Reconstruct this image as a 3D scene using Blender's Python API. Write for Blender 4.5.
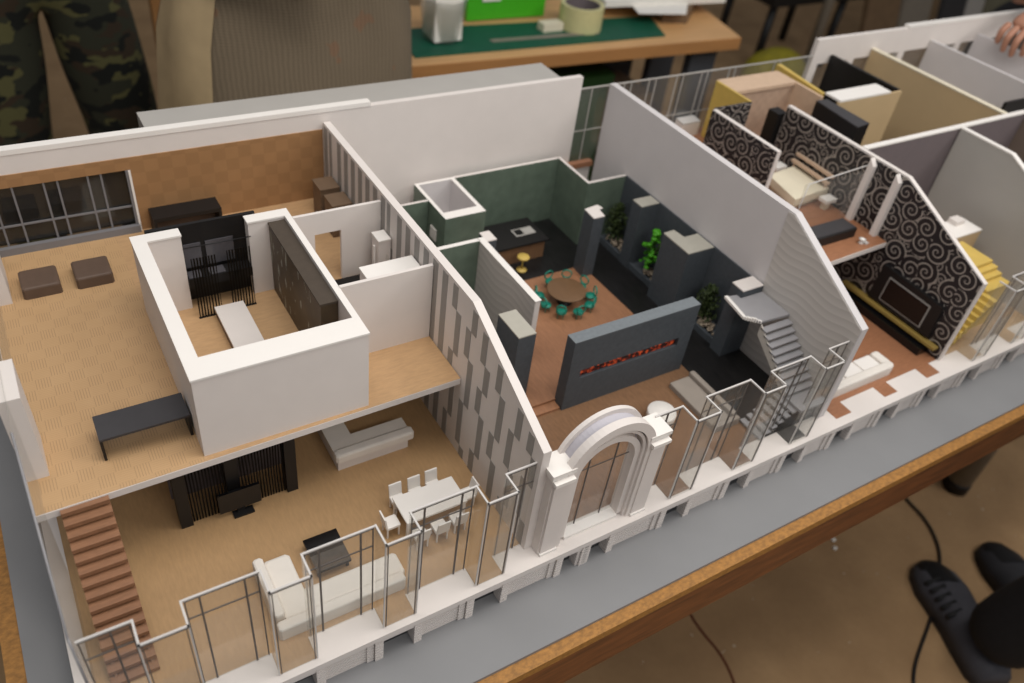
import bpy, bmesh, math, random
from mathutils import Vector, Matrix
random.seed(7)
PI = math.pi
# ---------------------------------------------------------------- camera, world, light, exposure
# all coordinates below are written in centimetres; K turns them into metres.
K = 0.01
scn = bpy.context.scene
for o in list(bpy.data.objects):
    bpy.data.objects.remove(o)
cam_d = bpy.data.cameras.new('camera')
cam = bpy.data.objects.new('camera', cam_d)
scn.collection.objects.link(cam)
scn.camera = cam
cam_d.sensor_width = 36.0
cam_d.lens = 822.08 * 36.0 / 1024.0
cam_d.clip_start = 0.02
cam_d.clip_end = 60
RX = ((0.85393304, -0.50746296, 0.11523762), (-0.25604704, -0.60252074, -0.75591578), (0.45303232, 0.61599521, -0.64444675))
m = Matrix(((RX[0][0], -RX[1][0], -RX[2][0], 0.1372),
            (RX[0][1], -RX[1][1], -RX[2][1], -0.3642),
            (RX[0][2], -RX[1][2], -RX[2][2], 0.90),
            (0, 0, 0, 1)))
cam.matrix_world = m
cam_d.dof.use_dof = True
cam_d.dof.focus_distance = 0.98
cam_d.dof.aperture_fstop = 3.4

scn.view_settings.view_transform = 'Standard'
scn.view_settings.look = 'None'
scn.view_settings.gamma = 1
scn.view_settings.use_curve_mapping = False
scn.view_settings.exposure = -0.1
w = bpy.data.worlds.new('world'); scn.world = w; w.use_nodes = True
w.node_tree.nodes['Background'].inputs[0].default_value = (0.93, 0.95, 1.0, 1)
w.node_tree.nodes['Background'].inputs[1].default_value = 0.34

def area(name, loc, size, power, col=(1.0, 0.965, 0.92), target=None, sy=None):
    d = bpy.data.lights.new(name, 'AREA'); d.energy = power; d.color = col
    d.shape = 'RECTANGLE'; d.size = size; d.size_y = sy or size
    o = bpy.data.objects.new(name, d); scn.collection.objects.link(o)
    o.location = [c * K for c in loc]
    if target:
        v = Vector([t * K for t in target]) - o.location
        o.rotation_euler = v.to_track_quat('-Z', 'Y').to_euler()
    return o
area('ceiling_light', (40, 20, 190), 1.3, 18, target=(60, 40, 0), sy=0.5)
area('ceiling_light', (190, -10, 195), 1.3, 16, target=(170, 40, 0), sy=0.5)
area('ceiling_light', (280, -120, 190), 1.3, 22, target=(230, -20, -75), sy=0.5)
area('ceiling_light', (60, -150, 190), 1.3, 14, target=(60, 30, 0), sy=0.5)

# ---------------------------------------------------------------- materials
def srgb(r, g, b):
    def f(c):
        c /= 255.0
        return c / 12.92 if c <= 0.04045 else ((c + 0.055) / 1.055) ** 2.4
    return (f(r), f(g), f(b), 1)
MATS = {}
class NT:
    def __init__(s, name):
        s.m = bpy.data.materials.new(name); s.m.use_nodes = True
        s.t = s.m.node_tree; s.p = s.t.nodes['Principled BSDF']; s.out = s.t.nodes['Material Output']
        MATS[name] = s.m
    def n(s, typ, **kw):
        nd = s.t.nodes.new(typ)
        for k, v in kw.items():
            if k.startswith('i_'):
                nd.inputs[int(k[2:]) if k[2:].isdigit() else k[2:].replace('_', ' ')].default_value = v
            else: setattr(nd, k, v)
        return nd
    def l(s, a, b): s.t.links.new(a, b)
    def math(s, op, a, b=None, c=None, clamp=False):
        nd = s.t.nodes.new('ShaderNodeMath'); nd.operation = op; nd.use_clamp = clamp
        for i, v in enumerate((a, b, c)):
            if v is None: continue
            if hasattr(v, 'links') or hasattr(v, 'is_linked'): s.l(v, nd.inputs[i])
            else: nd.inputs[i].default_value = v
        return nd.outputs[0]
    def mix(s, fac, a, b):
        nd = s.t.nodes.new('ShaderNodeMix'); nd.data_type = 'RGBA'
        for sock, v in ((nd.inputs[0], fac), (nd.inputs[6], a), (nd.inputs[7], b)):
            if hasattr(v, 'is_linked'): s.l(v, sock)
            else: sock.default_value = v
        return nd.outputs[2]
    def coord(s, rot=(0, 0, 0), scale=(1, 1, 1)):
        tc = s.n('ShaderNodeTexCoord'); mp = s.n('ShaderNodeMapping')
        mp.inputs['Rotation'].default_value = rot; mp.inputs['Scale'].default_value = scale
        s.l(tc.outputs['Object'], mp.inputs['Vector'])
        return mp.outputs[0]
def plain(name, col, rough=0.6, var=0.06, scale=60, metal=0, spec=0.4, bump=0.0):
    t = NT(name); c = srgb(*col)
    v = t.coord(); nz = t.n('ShaderNodeTexNoise'); nz.inputs['Scale'].default_value = scale; nz.inputs['Detail'].default_value = 4
    t.l(v, nz.inputs['Vector'])
    d = tuple(x * (1 - var * 2) for x in c[:3]) + (1,); u = tuple(min(1, x * (1 + var)) for x in c[:3]) + (1,)
    t.l(t.mix(nz.outputs[0], d, u), t.p.inputs['Base Color'])
    t.p.inputs['Roughness'].default_value = rough; t.p.inputs['Metallic'].default_value = metal
    t.p.inputs['Specular IOR Level'].default_value = spec
    if bump:
        b = t.n('ShaderNodeBump'); b.inputs['Strength'].default_value = bump; b.inputs['Distance'].default_value = 0.002
        t.l(nz.outputs[0], b.inputs['Height']); t.l(b.outputs[0], t.p.inputs['Normal'])
    return t.m
white = plain('white_card', (222, 214, 208), 0.55, 0.03, 30)
white2 = plain('cool_white_card', (204, 199, 198), 0.55, 0.03, 25)
whitebright = plain('white_plastic', (235, 230, 224), 0.4, 0.02, 30)
lavender = plain('lavender_grey_card', (186, 183, 190), 0.6, 0.03)
grey_board = plain('grey_board', (134, 134, 135), 0.5, 0.05, 12)
steel = plain('silver_edge', (208, 204, 200), 0.25, 0.04, 80)
darkbar = plain('grey_mullion', (96, 90, 86), 0.5, 0.05)
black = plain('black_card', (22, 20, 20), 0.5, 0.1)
blackgloss = plain('black_gloss', (16, 16, 18), 0.15, 0.1)
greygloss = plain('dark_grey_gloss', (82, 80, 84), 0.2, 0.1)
charcoal = plain('charcoal_top', (62, 60, 62), 0.5, 0.08)
brownbox = plain('brown_leather', (96, 78, 66), 0.5, 0.1, 90)
brownwood = plain('taupe_wood', (118, 96, 76), 0.6, 0.12, 60)
green = plain('green_marble', (100, 114, 100), 0.35, 0.22, 45)
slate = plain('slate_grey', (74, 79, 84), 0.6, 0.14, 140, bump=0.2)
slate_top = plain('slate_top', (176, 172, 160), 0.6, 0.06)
greystair = plain('grey_plastic', (152, 150, 152), 0.5, 0.06)
teal = plain('teal_plastic', (28, 128, 108), 0.4, 0.08)
darkwood = plain('dark_wood', (112, 84, 58), 0.45, 0.1)
gold = plain('gold_card', (206, 176, 92), 0.4, 0.08, 60)
beige = plain('beige_card', (196, 170, 130), 0.6, 0.05, 20)
taupe = plain('taupe_card', (112, 102, 104), 0.6, 0.06)
brownt = plain('brown_grey_card', (110, 96, 86), 0.6, 0.08)
greycard = plain('grey_card', (172, 168, 162), 0.55, 0.04, 20)
sofa_m = plain('off_white_foam', (226, 219, 210), 0.7, 0.04)
sofag = plain('grey_beige_foam', (150, 140, 130), 0.7, 0.06)
stripe_m = plain('taupe_stripe', (150, 146, 141), 0.6, 0.06, 90)
pebble = plain('pebbles', (170, 154, 134), 0.7, 0.35, 160)
leafd = plain('dark_leaf', (52, 66, 26), 0.6, 0.3, 120)
leafb = plain('bright_leaf', (70, 150, 20), 0.5, 0.15, 120)
cream = plain('cream_pad', (226, 216, 192), 0.6, 0.04)
dirtyconcrete = plain('floor_dirt', (118, 88, 60), 0.9, 0.3, 8)
greenplastic = plain('green_plastic', (70, 175, 35), 0.35, 0.05)
matgreen = plain('cutting_mat', (12, 84, 62), 0.6, 0.12, 30)
darkgreen = plain('dark_green_plastic', (30, 66, 26), 0.5, 0.15, 20)
tapem = plain('cream_tape', (206, 200, 148), 0.5, 0.06)
yellow = plain('yellow_plastic', (150, 138, 20), 0.6, 0.25, 20)
darkmetal = plain('dark_metal', (62, 62, 64), 0.5, 0.15, 30)
greymetal = plain('grey_metal', (136, 128, 116), 0.45, 0.1, 30)
cardboard = plain('chipboard', (122, 98, 72), 0.8, 0.2, 25)
paper = plain('paper', (236, 232, 224), 0.7, 0.03)
skin = plain('skin', (178, 128, 104), 0.55, 0.08, 60)
hairm = plain('hair', (40, 30, 24), 0.8, 0.2, 90)
darkcloth = plain('dark_cloth', (24, 23, 26), 0.9, 0.2, 60)
jacketm = plain('blue_grey_cloth', (58, 64, 74), 0.9, 0.2, 40)
shoe_g = plain('grey_rubber', (66, 66, 72), 0.7, 0.12, 60)
shoe_b = plain('black_rubber', (15, 15, 17), 0.6, 0.15)
rust = plain('rust_brown', (104, 58, 36), 0.8, 0.2)
brick_m = plain('pink_brick_card', (202, 174, 148), 0.7, 0.08)
tealmetal = plain('bench_leg_grey', (70, 74, 80), 0.5, 0.08)

def wood(name, col, rough=0.5, scale=90, rot=(0, 0, 0), stretch=(1, 8, 1), var=0.2, fine=0.5):
    t = NT(name); c = srgb(*col)
    v = t.coord(rot, stretch)
    nz = t.n('ShaderNodeTexNoise'); nz.inputs['Scale'].default_value = scale; nz.inputs['Detail'].default_value = 6; nz.inputs['Roughness'].default_value = 0.65
    t.l(v, nz.inputs['Vector'])
    d = tuple(x * (1 - var) for x in c[:3]) + (1,); u = tuple(min(1, x * (1 + var)) for x in c[:3]) + (1,)
    r = t.n('ShaderNodeMapRange'); r.inputs[1].default_value = 0.35; r.inputs[2].default_value = 0.65; t.l(nz.outputs[0], r.inputs[0])
    t.l(t.mix(r.outputs[0], d, u), t.p.inputs['Base Color'])
    t.p.inputs['Roughness'].default_value = rough
    return t.m
floor_wood = wood('tan_wood_veneer', (172, 138, 98), 0.45, 30, stretch=(10, 2, 1), var=0.07)
loft_wood = wood('light_wood_veneer', (186, 150, 110), 0.45, 30, stretch=(2, 10, 1), var=0.08)
mid_wood = wood('brown_wood_veneer', (124, 92, 66), 0.4, 30, stretch=(10, 2, 1), var=0.15)
orange_wood = wood('orange_wood_veneer', (154, 106, 76), 0.4, 30, stretch=(2, 10, 1), var=0.12)
stair_wood = wood('stair_wood', (140, 100, 72), 0.5, 30, stretch=(2, 10, 6), var=0.12)
table_wood = wood('table_edge_wood', (160, 112, 52), 0.5, 60, stretch=(2, 3, 3), var=0.26)
table_dark = wood('table_apron_wood', (112, 66, 32), 0.5, 12, stretch=(1, 1, 8), var=0.35)
bench_wood = wood('bench_top_wood', (206, 160, 108), 0.5, 6, stretch=(1, 6, 6), var=0.08)
bench_edge = wood('bench_edge_wood', (170, 122, 74), 0.5, 6, stretch=(1, 6, 6), var=0.08)
black_wood = wood('black_planks', (26, 25, 25), 0.35, 30, stretch=(10, 1, 1), var=0.5)
brownpanel = None
def parquet(name, colA, colB, size, axes='xy', lines=True, contrast=0.82):
    t = NT(name)
    tc = t.n('ShaderNodeTexCoord'); sp = t.n('ShaderNodeSeparateXYZ'); t.l(tc.outputs['Object'], sp.inputs[0])
    U = sp.outputs['XYZ'.index(axes[0].upper())]; V = sp.outputs['XYZ'.index(axes[1].upper())]
    u = t.math('DIVIDE', U, size * K); v = t.math('DIVIDE', V, size * K)
    fu = t.math('FLOOR', u); fv = t.math('FLOOR', v)
    ch = t.math('MODULO', t.math('ABSOLUTE', t.math('ADD', fu, fv)), 2)
    gu = t.math('FRACT', t.math('MULTIPLY', u, 6)); gv = t.math('FRACT', t.math('MULTIPLY', v, 6))
    lu = t.math('LESS_THAN', gu, 0.22); lv = t.math('MULTIPLY', t.math('LESS_THAN', gv, 0.22), 0.35)
    ln = t.math('ADD', t.math('MULTIPLY', lu, ch), t.math('MULTIPLY', lv, t.math('SUBTRACT', 1, ch)))
    nz = t.n('ShaderNodeTexNoise'); nz.inputs['Scale'].default_value = 25; t.l(tc.outputs['Object'], nz.inputs['Vector'])
    base = t.mix(nz.outputs[0], srgb(*colA), srgb(*colB))
    dk = tuple(x * contrast for x in srgb(*colA)[:3]) + (1,)
    if lines: base = t.mix(t.math('MULTIPLY', ln, 0.55), base, dk)
    else: base = t.mix(t.math('MULTIPLY', ch, 0.4), base, dk)
    t.l(base, t.p.inputs['Base Color']); t.p.inputs['Roughness'].default_value = 0.5
    return t.m
parq = parquet('basketweave_parquet', (184, 148, 106), (196, 160, 118), 1.8, contrast=0.5)
wallparq = parquet('wood_check_wall', (150, 112, 74), (164, 124, 84), 1.9, axes='xz', lines=False, contrast=0.85)
brickwall = parquet('pink_small_brick', (176, 150, 130), (188, 160, 138), 1.3, axes='xz', contrast=0.2)

def swirl():
    t = NT('black_scroll_wallpaper')
    tc = t.n('ShaderNodeTexCoord'); sp = t.n('ShaderNodeSeparateXYZ'); t.l(tc.outputs['Object'], sp.inputs[0])
    tot = None
    for (sc, off, k, wd, R) in ((27, 0.0, 3.6, 0.12, 0.66), (48, 5.3, 2.8, 0.12, 0.55)):
        cb = t.n('ShaderNodeCombineXYZ')
        t.l(t.math('MULTIPLY_ADD', t.math('ADD', sp.outputs[0], sp.outputs[1]), sc, off), cb.inputs[0])
        t.l(t.math('MULTIPLY_ADD', sp.outputs[2], sc, off), cb.inputs[1])
        vo = t.n('ShaderNodeTexVoronoi'); vo.voronoi_dimensions = '2D'; vo.inputs['Scale'].default_value = 1; vo.inputs['Randomness'].default_value = 0.75
        t.l(cb.outputs[0], vo.inputs['Vector'])
        sb = t.n('ShaderNodeVectorMath'); sb.operation = 'SUBTRACT'; t.l(cb.outputs[0], sb.inputs[0]); t.l(vo.outputs['Position'], sb.inputs[1])
        s2 = t.n('ShaderNodeSeparateXYZ'); t.l(sb.outputs[0], s2.inputs[0])
        th = t.math('DIVIDE', t.math('ARCTAN2', s2.outputs[1], s2.outputs[0]), 2 * PI)
        s3 = t.n('ShaderNodeSeparateXYZ'); t.l(vo.outputs['Color'], s3.inputs[0])
        sg = t.math('SUBTRACT', t.math('MULTIPLY', t.math('GREATER_THAN', s3.outputs[0], 0.5), 2), 1)
        d = vo.outputs['Distance']
        val = t.math('FRACT', t.math('ADD', t.math('ADD', t.math('MULTIPLY', t.math('POWER', d, 0.8), k), t.math('MULTIPLY', th, sg)), s3.outputs[1]))
        ln = t.math('LESS_THAN', t.math('ABSOLUTE', t.math('SUBTRACT', val, 0.5)), wd)
        ln = t.math('MULTIPLY', ln, t.math('LESS_THAN', d, R))
        if tot is None: tot = ln; first = t.math('GREATER_THAN', d, 0.6)
        else: tot = t.math('MAXIMUM', tot, t.math('MULTIPLY', ln, first))
    t.l(t.mix(tot, srgb(24, 21, 25), srgb(150, 142, 134)), t.p.inputs['Base Color'])
    t.p.inputs['Roughness'].default_value = 0.45
    return t.m
scroll = swirl()
def wavy(name, c1, c2, sc=28, axes='yz', amp=1.6):
    t = NT(name)
    tc = t.n('ShaderNodeTexCoord'); sp = t.n('ShaderNodeSeparateXYZ'); t.l(tc.outputs['Object'], sp.inputs[0])
    sn = t.math('SINE', t.math('MULTIPLY', sp.outputs[1], 62))
    s2 = t.math('SINE', t.math('MULTIPLY', sp.outputs[1], 23))
    h = t.math('FRACT', t.math('ADD', t.math('MULTIPLY', sp.outputs[2], 75), t.math('MULTIPLY', t.math('ADD', sn, s2), 0.28)))
    t.l(t.mix(t.math('MULTIPLY', h, 0.8), srgb(*c1), srgb(*c2)), t.p.inputs['Base Color'])
    b = t.n('ShaderNodeBump'); b.inputs['Strength'].default_value = 0.5; b.inputs['Distance'].default_value = 0.002
    t.l(h, b.inputs['Height']); t.l(b.outputs[0], t.p.inputs['Normal']); t.p.inputs['Roughness'].default_value = 0.6
    return t.m
wave_w = wavy('white_wave_relief', (206, 200, 194), (182, 176, 170))

def glass(name, tint=(0.96, 0.96, 0.95), op=0.06, opcol=(0.8, 0.77, 0.74)):
    t = NT(name); t.t.nodes.remove(t.p)
    tr = t.n('ShaderNodeBsdfTransparent'); tr.inputs[0].default_value = (*tint, 1)
    gl = t.n('ShaderNodeBsdfGlossy'); gl.inputs['Roughness'].default_value = 0.03; gl.inputs[0].default_value = (1, 1, 1, 1)
    df = t.n('ShaderNodeBsdfDiffuse'); df.inputs[0].default_value = (*opcol, 1)
    lw = t.n('ShaderNodeLayerWeight'); lw.inputs[0].default_value = 0.5
    frv = t.math('MULTIPLY_ADD', t.math('POWER', lw.outputs['Facing'], 5), 0.3, 0.035)
    m1 = t.n('ShaderNodeMixShader'); m1.inputs[0].default_value = op; t.l(tr.outputs[0], m1.inputs[1]); t.l(df.outputs[0], m1.inputs[2])
    m2 = t.n('ShaderNodeMixShader'); t.l(frv, m2.inputs[0]); t.l(m1.outputs[0], m2.inputs[1]); t.l(gl.outputs[0], m2.inputs[2])
    t.l(m2.outputs[0], t.out.inputs[0])
    return t.m
acryl = glass('clear_acrylic', op=0.045)
cupglass = glass('cloudy_plastic', op=0.18, opcol=(0.85, 0.88, 0.86))
smoked = glass('dark_window_acrylic', tint=(0.34, 0.33, 0.31), op=0.02)
def grain_sheet(name, horizontal=False):
    t = NT(name); t.t.nodes.remove(t.p)
    v = t.coord((0, 0, 0), (1, 1, 1))
    wv = t.n('ShaderNodeTexWave'); wv.bands_direction = 'X'; wv.inputs['Scale'].default_value = 85
    wv.inputs['Distortion'].default_value = 5.0; wv.inputs['Detail'].default_value = 1.5; wv.inputs['Detail Scale'].default_value = 0.35
    mp = t.n('ShaderNodeMapping'); mp.inputs['Scale'].default_value = (1, 1, 0.22); t.l(v, mp.inputs[0]); t.l(mp.outputs[0], wv.inputs['Vector'])
    fac = t.math('LESS_THAN', wv.outputs['Fac'], 0.42)
    tr = t.n('ShaderNodeBsdfTransparent'); tr.inputs[0].default_value = (0.93, 0.93, 0.92, 1)
    df = t.n('ShaderNodeBsdfDiffuse'); df.inputs[0].default_value = srgb(28, 24, 20)
    mx = t.n('ShaderNodeMixShader'); t.l(fac, mx.inputs[0]); t.l(tr.outputs[0], mx.inputs[1]); t.l(df.outputs[0], mx.inputs[2])
    t.l(mx.outputs[0], t.out.inputs[0])
    return t.m
grain = grain_sheet('wood_grain_print_on_acrylic')
def fire_mat():
    t = NT('glowing_embers')
    v = t.coord(); nz = t.n('ShaderNodeTexNoise'); nz.inputs['Scale'].default_value = 160; nz.inputs['Detail'].default_value = 5; t.l(v, nz.inputs['Vector'])
    cr = t.n('ShaderNodeValToRGB'); cr.color_ramp.elements[0].position = 0.46; cr.color_ramp.elements[0].color = srgb(28, 8, 5)
    cr.color_ramp.elements[1].position = 0.66; cr.color_ramp.elements[1].color = srgb(235, 96, 40)
    e = cr.color_ramp.elements.new(0.53); e.color = srgb(130, 34, 14)
    t.l(nz.outputs[0], cr.inputs[0]); t.l(cr.outputs[0], t.p.inputs['Base Color']); t.l(cr.outputs[0], t.p.inputs['Emission Color'])
    t.p.inputs['Emission Strength'].default_value = 0.12
    return t.m
embers = fire_mat()
def camo():
    t = NT('camouflage_cloth'); v = t.coord((0, 0, 0), (1, 1, 1.7))
    col = srgb(52, 54, 40)
    for i, (sc, th, c) in enumerate(((10, 0.52, (96, 94, 58)), (12, 0.57, (60, 48, 34)), (13, 0.56, (20, 24, 20)))):
        nz = t.n('ShaderNodeTexNoise'); nz.inputs['Scale'].default_value = sc; nz.inputs['Detail'].default_value = 2
        mp = t.n('ShaderNodeMapping'); mp.inputs['Location'].default_value = (i * 3.7, i * 1.9, i * 2.3); t.l(v, mp.inputs[0]); t.l(mp.outputs[0], nz.inputs['Vector'])
        col = t.mix(t.math('GREATER_THAN', nz.outputs[0], th), col, srgb(*c))
    t.l(col, t.p.inputs['Base Color']); t.p.inputs['Roughness'].default_value = 0.9
    return t.m
camo_m = camo()
def tweed():
    t = NT('coarse_tweed_cloth'); v = t.coord()
    w1 = t.n('ShaderNodeTexWave'); w1.bands_direction = 'X'; w1.inputs['Scale'].default_value = 34; w1.inputs['Distortion'].default_value = 2; t.l(v, w1.inputs['Vector'])
    w2 = t.n('ShaderNodeTexWave'); w2.bands_direction = 'Z'; w2.inputs['Scale'].default_value = 60; w2.inputs['Distortion'].default_value = 2; t.l(v, w2.inputs['Vector'])
    nz = t.n('ShaderNodeTexNoise'); nz.inputs['Scale'].default_value = 9; t.l(v, nz.inputs['Vector'])
    f = t.math('MULTIPLY', t.math('ADD', w1.outputs['Fac'], w2.outputs['Fac']), 0.5)
    c = t.mix(f, srgb(98, 86, 70), srgb(136, 120, 98))
    c = t.mix(t.math('MULTIPLY', nz.outputs[0], 0.5), c, srgb(104, 92, 74))
    st = t.n('ShaderNodeTexNoise'); st.inputs['Scale'].default_value = 14; mp = t.n('ShaderNodeMapping'); mp.inputs['Location'].default_value = (4, 2, 7); t.l(v, mp.inputs[0]); t.l(mp.outputs[0], st.inputs['Vector'])
    c = t.mix(t.math('MULTIPLY', t.math('GREATER_THAN', st.outputs[0], 0.71), 0.22), c, srgb(150, 84, 44))
    t.l(c, t.p.inputs['Base Color']); t.p.inputs['Roughness'].default_value = 0.95
    return t.m
tweed_m = tweed()
apron_m = plain('beige_canvas', (176, 154, 118), 0.9, 0.14, 18)
def concrete():
    t = NT('dusty_brown_concrete'); v = t.coord()
    n1 = t.n('ShaderNodeTexNoise'); n1.inputs['Scale'].default_value = 6; n1.inputs['Detail'].default_value = 6; t.l(v, n1.inputs['Vector'])
    n2 = t.n('ShaderNodeTexNoise'); n2.inputs['Scale'].default_value = 60; n2.inputs['Detail'].default_value = 5; t.l(v, n2.inputs['Vector'])
    c = t.mix(n1.outputs[0], srgb(116, 88, 58), srgb(190, 156, 114))
    c = t.mix(t.math('MULTIPLY', n2.outputs[0], 0.5), c, srgb(132, 104, 72))
    sp = t.math('GREATER_THAN', n2.outputs[0], 0.72)
    c = t.mix(sp, c, srgb(180, 160, 135))
    t.l(c, t.p.inputs['Base Color']); t.p.inputs['Roughness'].default_value = 0.9
    return t.m
conc = concrete()
def bookm():
    t = NT('dark_bookcase_with_books'); v = t.coord()
    sp = t.n('ShaderNodeSeparateXYZ'); t.l(v, sp.inputs[0])
    cb = t.n('ShaderNodeCombineXYZ'); t.l(t.math('MULTIPLY', sp.outputs[1], 260), cb.inputs[0]); t.l(t.math('MULTIPLY', sp.outputs[2], 55), cb.inputs[1])
    vo = t.n('ShaderNodeTexVoronoi'); vo.voronoi_dimensions = '2D'; vo.inputs['Scale'].default_value = 1; t.l(cb.outputs[0], vo.inputs['Vector'])
    s3 = t.n('ShaderNodeSeparateXYZ'); t.l(vo.outputs['Color'], s3.inputs[0])
    nz = t.n('ShaderNodeTexNoise'); nz.inputs['Scale'].default_value = 35; t.l(v, nz.inputs['Vector'])
    f = t.math('MULTIPLY', t.math('GREATER_THAN', s3.outputs[0], 0.86), t.math('GREATER_THAN', nz.outputs[0], 0.5))
    base = t.mix(nz.outputs[0], srgb(46, 36, 26), srgb(92, 76, 54))
    c = t.mix(f, base, srgb(140, 140, 130))
    t.l(c, t.p.inputs['Base Color']); t.p.inputs['Roughness'].default_value = 0.5
    return t.m
books = bookm()
booktop = plain('bookcase_top', (76, 66, 56), 0.6, 0.12, 90)
def hwall():
    t = NT('cluttered_dark_wall'); v = t.coord((0, 0, 0), (1, 1, 0.5))
    n1 = t.n('ShaderNodeTexNoise'); n1.inputs['Scale'].default_value = 2; n1.inputs['Detail'].default_value = 5; t.l(v, n1.inputs['Vector'])
    t.l(t.mix(n1.outputs[0], srgb(52, 44, 34), srgb(96, 86, 68)), t.p.inputs['Base Color']); t.p.inputs['Roughness'].default_value = 0.9
    return t.m
backwall_m = hwall()

# ---------------------------------------------------------------- mesh helpers
class MB:
    def __init__(s): s.v = []; s.f = []; s.mi = []; s.sm = []
    def add(s, vs, fs, mi=0, smooth=False):
        b = len(s.v); s.v += [tuple(v) for v in vs]
        for i, f in enumerate(fs):
            s.f.append([b + j for j in f]); s.mi.append(mi[i] if isinstance(mi, list) else mi); s.sm.append(smooth)
        return s
    def box(s, x0, y0, z0, x1, y1, z1, mi=0, faces=None):
        x0, x1 = sorted((x0, x1)); y0, y1 = sorted((y0, y1)); z0, z1 = sorted((z0, z1))
        vs = [(x, y, z) for z in (z0, z1) for y in (y0, y1) for x in (x0, x1)]
        fs = [(0, 2, 3, 1), (4, 5, 7, 6), (0, 1, 5, 4), (2, 6, 7, 3), (0, 4, 6, 2), (1, 3, 7, 5)]
        names = ['-z', '+z', '-y', '+y', '-x', '+x']
        return s.add(vs, fs, [(faces or {}).get(n, mi) for n in names])
    def bbox(s, x0, y0, z0, x1, y1, z1, b=0.15, mi=0):  # box with rounded (chamfered) top edge and corners
        def ring(d, z): return [(x0 + d, y0 + d, z), (x1 - d, y0 + d, z), (x1 - d, y1 - d, z), (x0 + d, y1 - d, z)]
        def ring8(d, c, z):
            return [(x0 + d + c, y0 + d, z), (x1 - d - c, y0 + d, z), (x1 - d, y0 + d + c, z), (x1 - d, y1 - d - c, z), (x1 - d - c, y1 - d, z), (x0 + d + c, y1 - d, z), (x0 + d, y1 - d - c, z), (x0 + d, y0 + d + c, z)]
        rs = [ring8(0, b, z0), ring8(0, b, z1 - b), ring8(b * 0.3, b, z1 - b * 0.3), ring8(b, b, z1)]
        vs = sum(rs, []); fs = [list(range(7, -1, -1))]
        for k in range(3):
            for i in range(8): fs.append((k * 8 + i, k * 8 + (i + 1) % 8, (k + 1) * 8 + (i + 1) % 8, (k + 1) * 8 + i))
        fs.append([24 + i for i in range(8)])
        return s.add(vs, fs, mi)
    def poly_x(s, pts, x0, x1, mi=0, ends=None, shear=None):  # polygon in (y,z) extruded along x
        n = len(pts); sh = shear or (lambda z: 0)
        vs = [(x0 + sh(z), y, z) for y, z in pts] + [(x1 + sh(z), y, z) for y, z in pts]
        ar = sum(pts[i][0] * pts[(i + 1) % n][1] - pts[(i + 1) % n][0] * pts[i][1] for i in range(n))
        fr, bk = list(range(n)), [n + i for i in range(n)]
        if ar > 0: fs = [fr[::-1], bk] + [(i, (i + 1) % n, n + (i + 1) % n, n + i) for i in range(n)]
        else: fs = [fr, bk[::-1]] + [((i + 1) % n, i, n + i, n + (i + 1) % n) for i in range(n)]
        m_ = [mi] * len(fs)
        if ends: m_[0] = ends[0]; m_[1] = ends[1]
        return s.add(vs, fs, m_)
    def poly_z(s, pts, z0, z1, mi=0, top=None):
        n = len(pts)
        ar = sum(pts[i][0] * pts[(i + 1) % n][1] - pts[(i + 1) % n][0] * pts[i][1] for i in range(n))
        if ar < 0: pts = pts[::-1]
        vs = [(x, y, z0) for x, y in pts] + [(x, y, z1) for x, y in pts]
        fs = [list(range(n))[::-1], [n + i for i in range(n)]] + [(i, (i + 1) % n, n + (i + 1) % n, n + i) for i in range(n)]
        m_ = [mi] * len(fs)
        if top is not None: m_[1] = top
        return s.add(vs, fs, m_)
    def tube(s, p0, p1, r, mi=0, seg=8, r1=None):
        a, b = Vector(p0), Vector(p1); d = (b - a).normalized(); r1 = r if r1 is None else r1
        u = d.orthogonal().normalized(); v = d.cross(u)
        vs = []
        for P, rr in ((a, r), (b, r1)):
            for i in range(seg):
                t = 2 * PI * i / seg; vs.append(P + u * math.cos(t) * rr + v * math.sin(t) * rr)
        fs = [(i, (i + 1) % seg, seg + (i + 1) % seg, seg + i) for i in range(seg)]
        s.add(vs, fs, mi, True)
        s.add(vs, [list(range(seg))[::-1], [seg + i for i in range(seg)]], mi)
        return s
    def path(s, pts, r, mi=0, seg=8, closed=False):
        pts = [Vector(p) for p in pts]; n = len(pts); rings = []
        up = Vector((0, 0, 1))
        for i, p in enumerate(pts):
            a = pts[(i - 1) % n] if (closed or i > 0) else p; b = pts[(i + 1) % n] if (closed or i < n - 1) else p
            d = (b - a).normalized(); u = d.cross(up)
            if u.length < 1e-3: u = d.cross(Vector((1, 0, 0)))
            u.normalize(); v = d.cross(u)
            rings.append([p + u * math.cos(2 * PI * k / seg) * r + v * math.sin(2 * PI * k / seg) * r for k in range(seg)])
        vs = sum(rings, []); fs = []
        for i in range(n if closed else n - 1):
            j = (i + 1) % n
            for k in range(seg): fs.append((i * seg + k, i * seg + (k + 1) % seg, j * seg + (k + 1) % seg, j * seg + k))
        if not closed: fs += [list(range(seg))[::-1], [(n - 1) * seg + k for k in range(seg)]]
        return s.add(vs, fs, mi, True)
    def rev(s, cx, cy, prof, seg=24, mi=0, sx=1, sy=1, smooth=True):  # profile [(r,z)]
        vs = []; n = len(prof)
        for r, z in prof:
            for i in range(seg):
                t = 2 * PI * i / seg; vs.append((cx + r * sx * math.cos(t), cy + r * sy * math.sin(t), z))
        fs = []
        for k in range(n - 1):
            for i in range(seg): fs.append((k * seg + i, k * seg + (i + 1) % seg, (k + 1) * seg + (i + 1) % seg, (k + 1) * seg + i))
        fs += [list(range(seg))[::-1], [(n - 1) * seg + i for i in range(seg)]]
        return s.add(vs, fs, mi, smooth)
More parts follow.
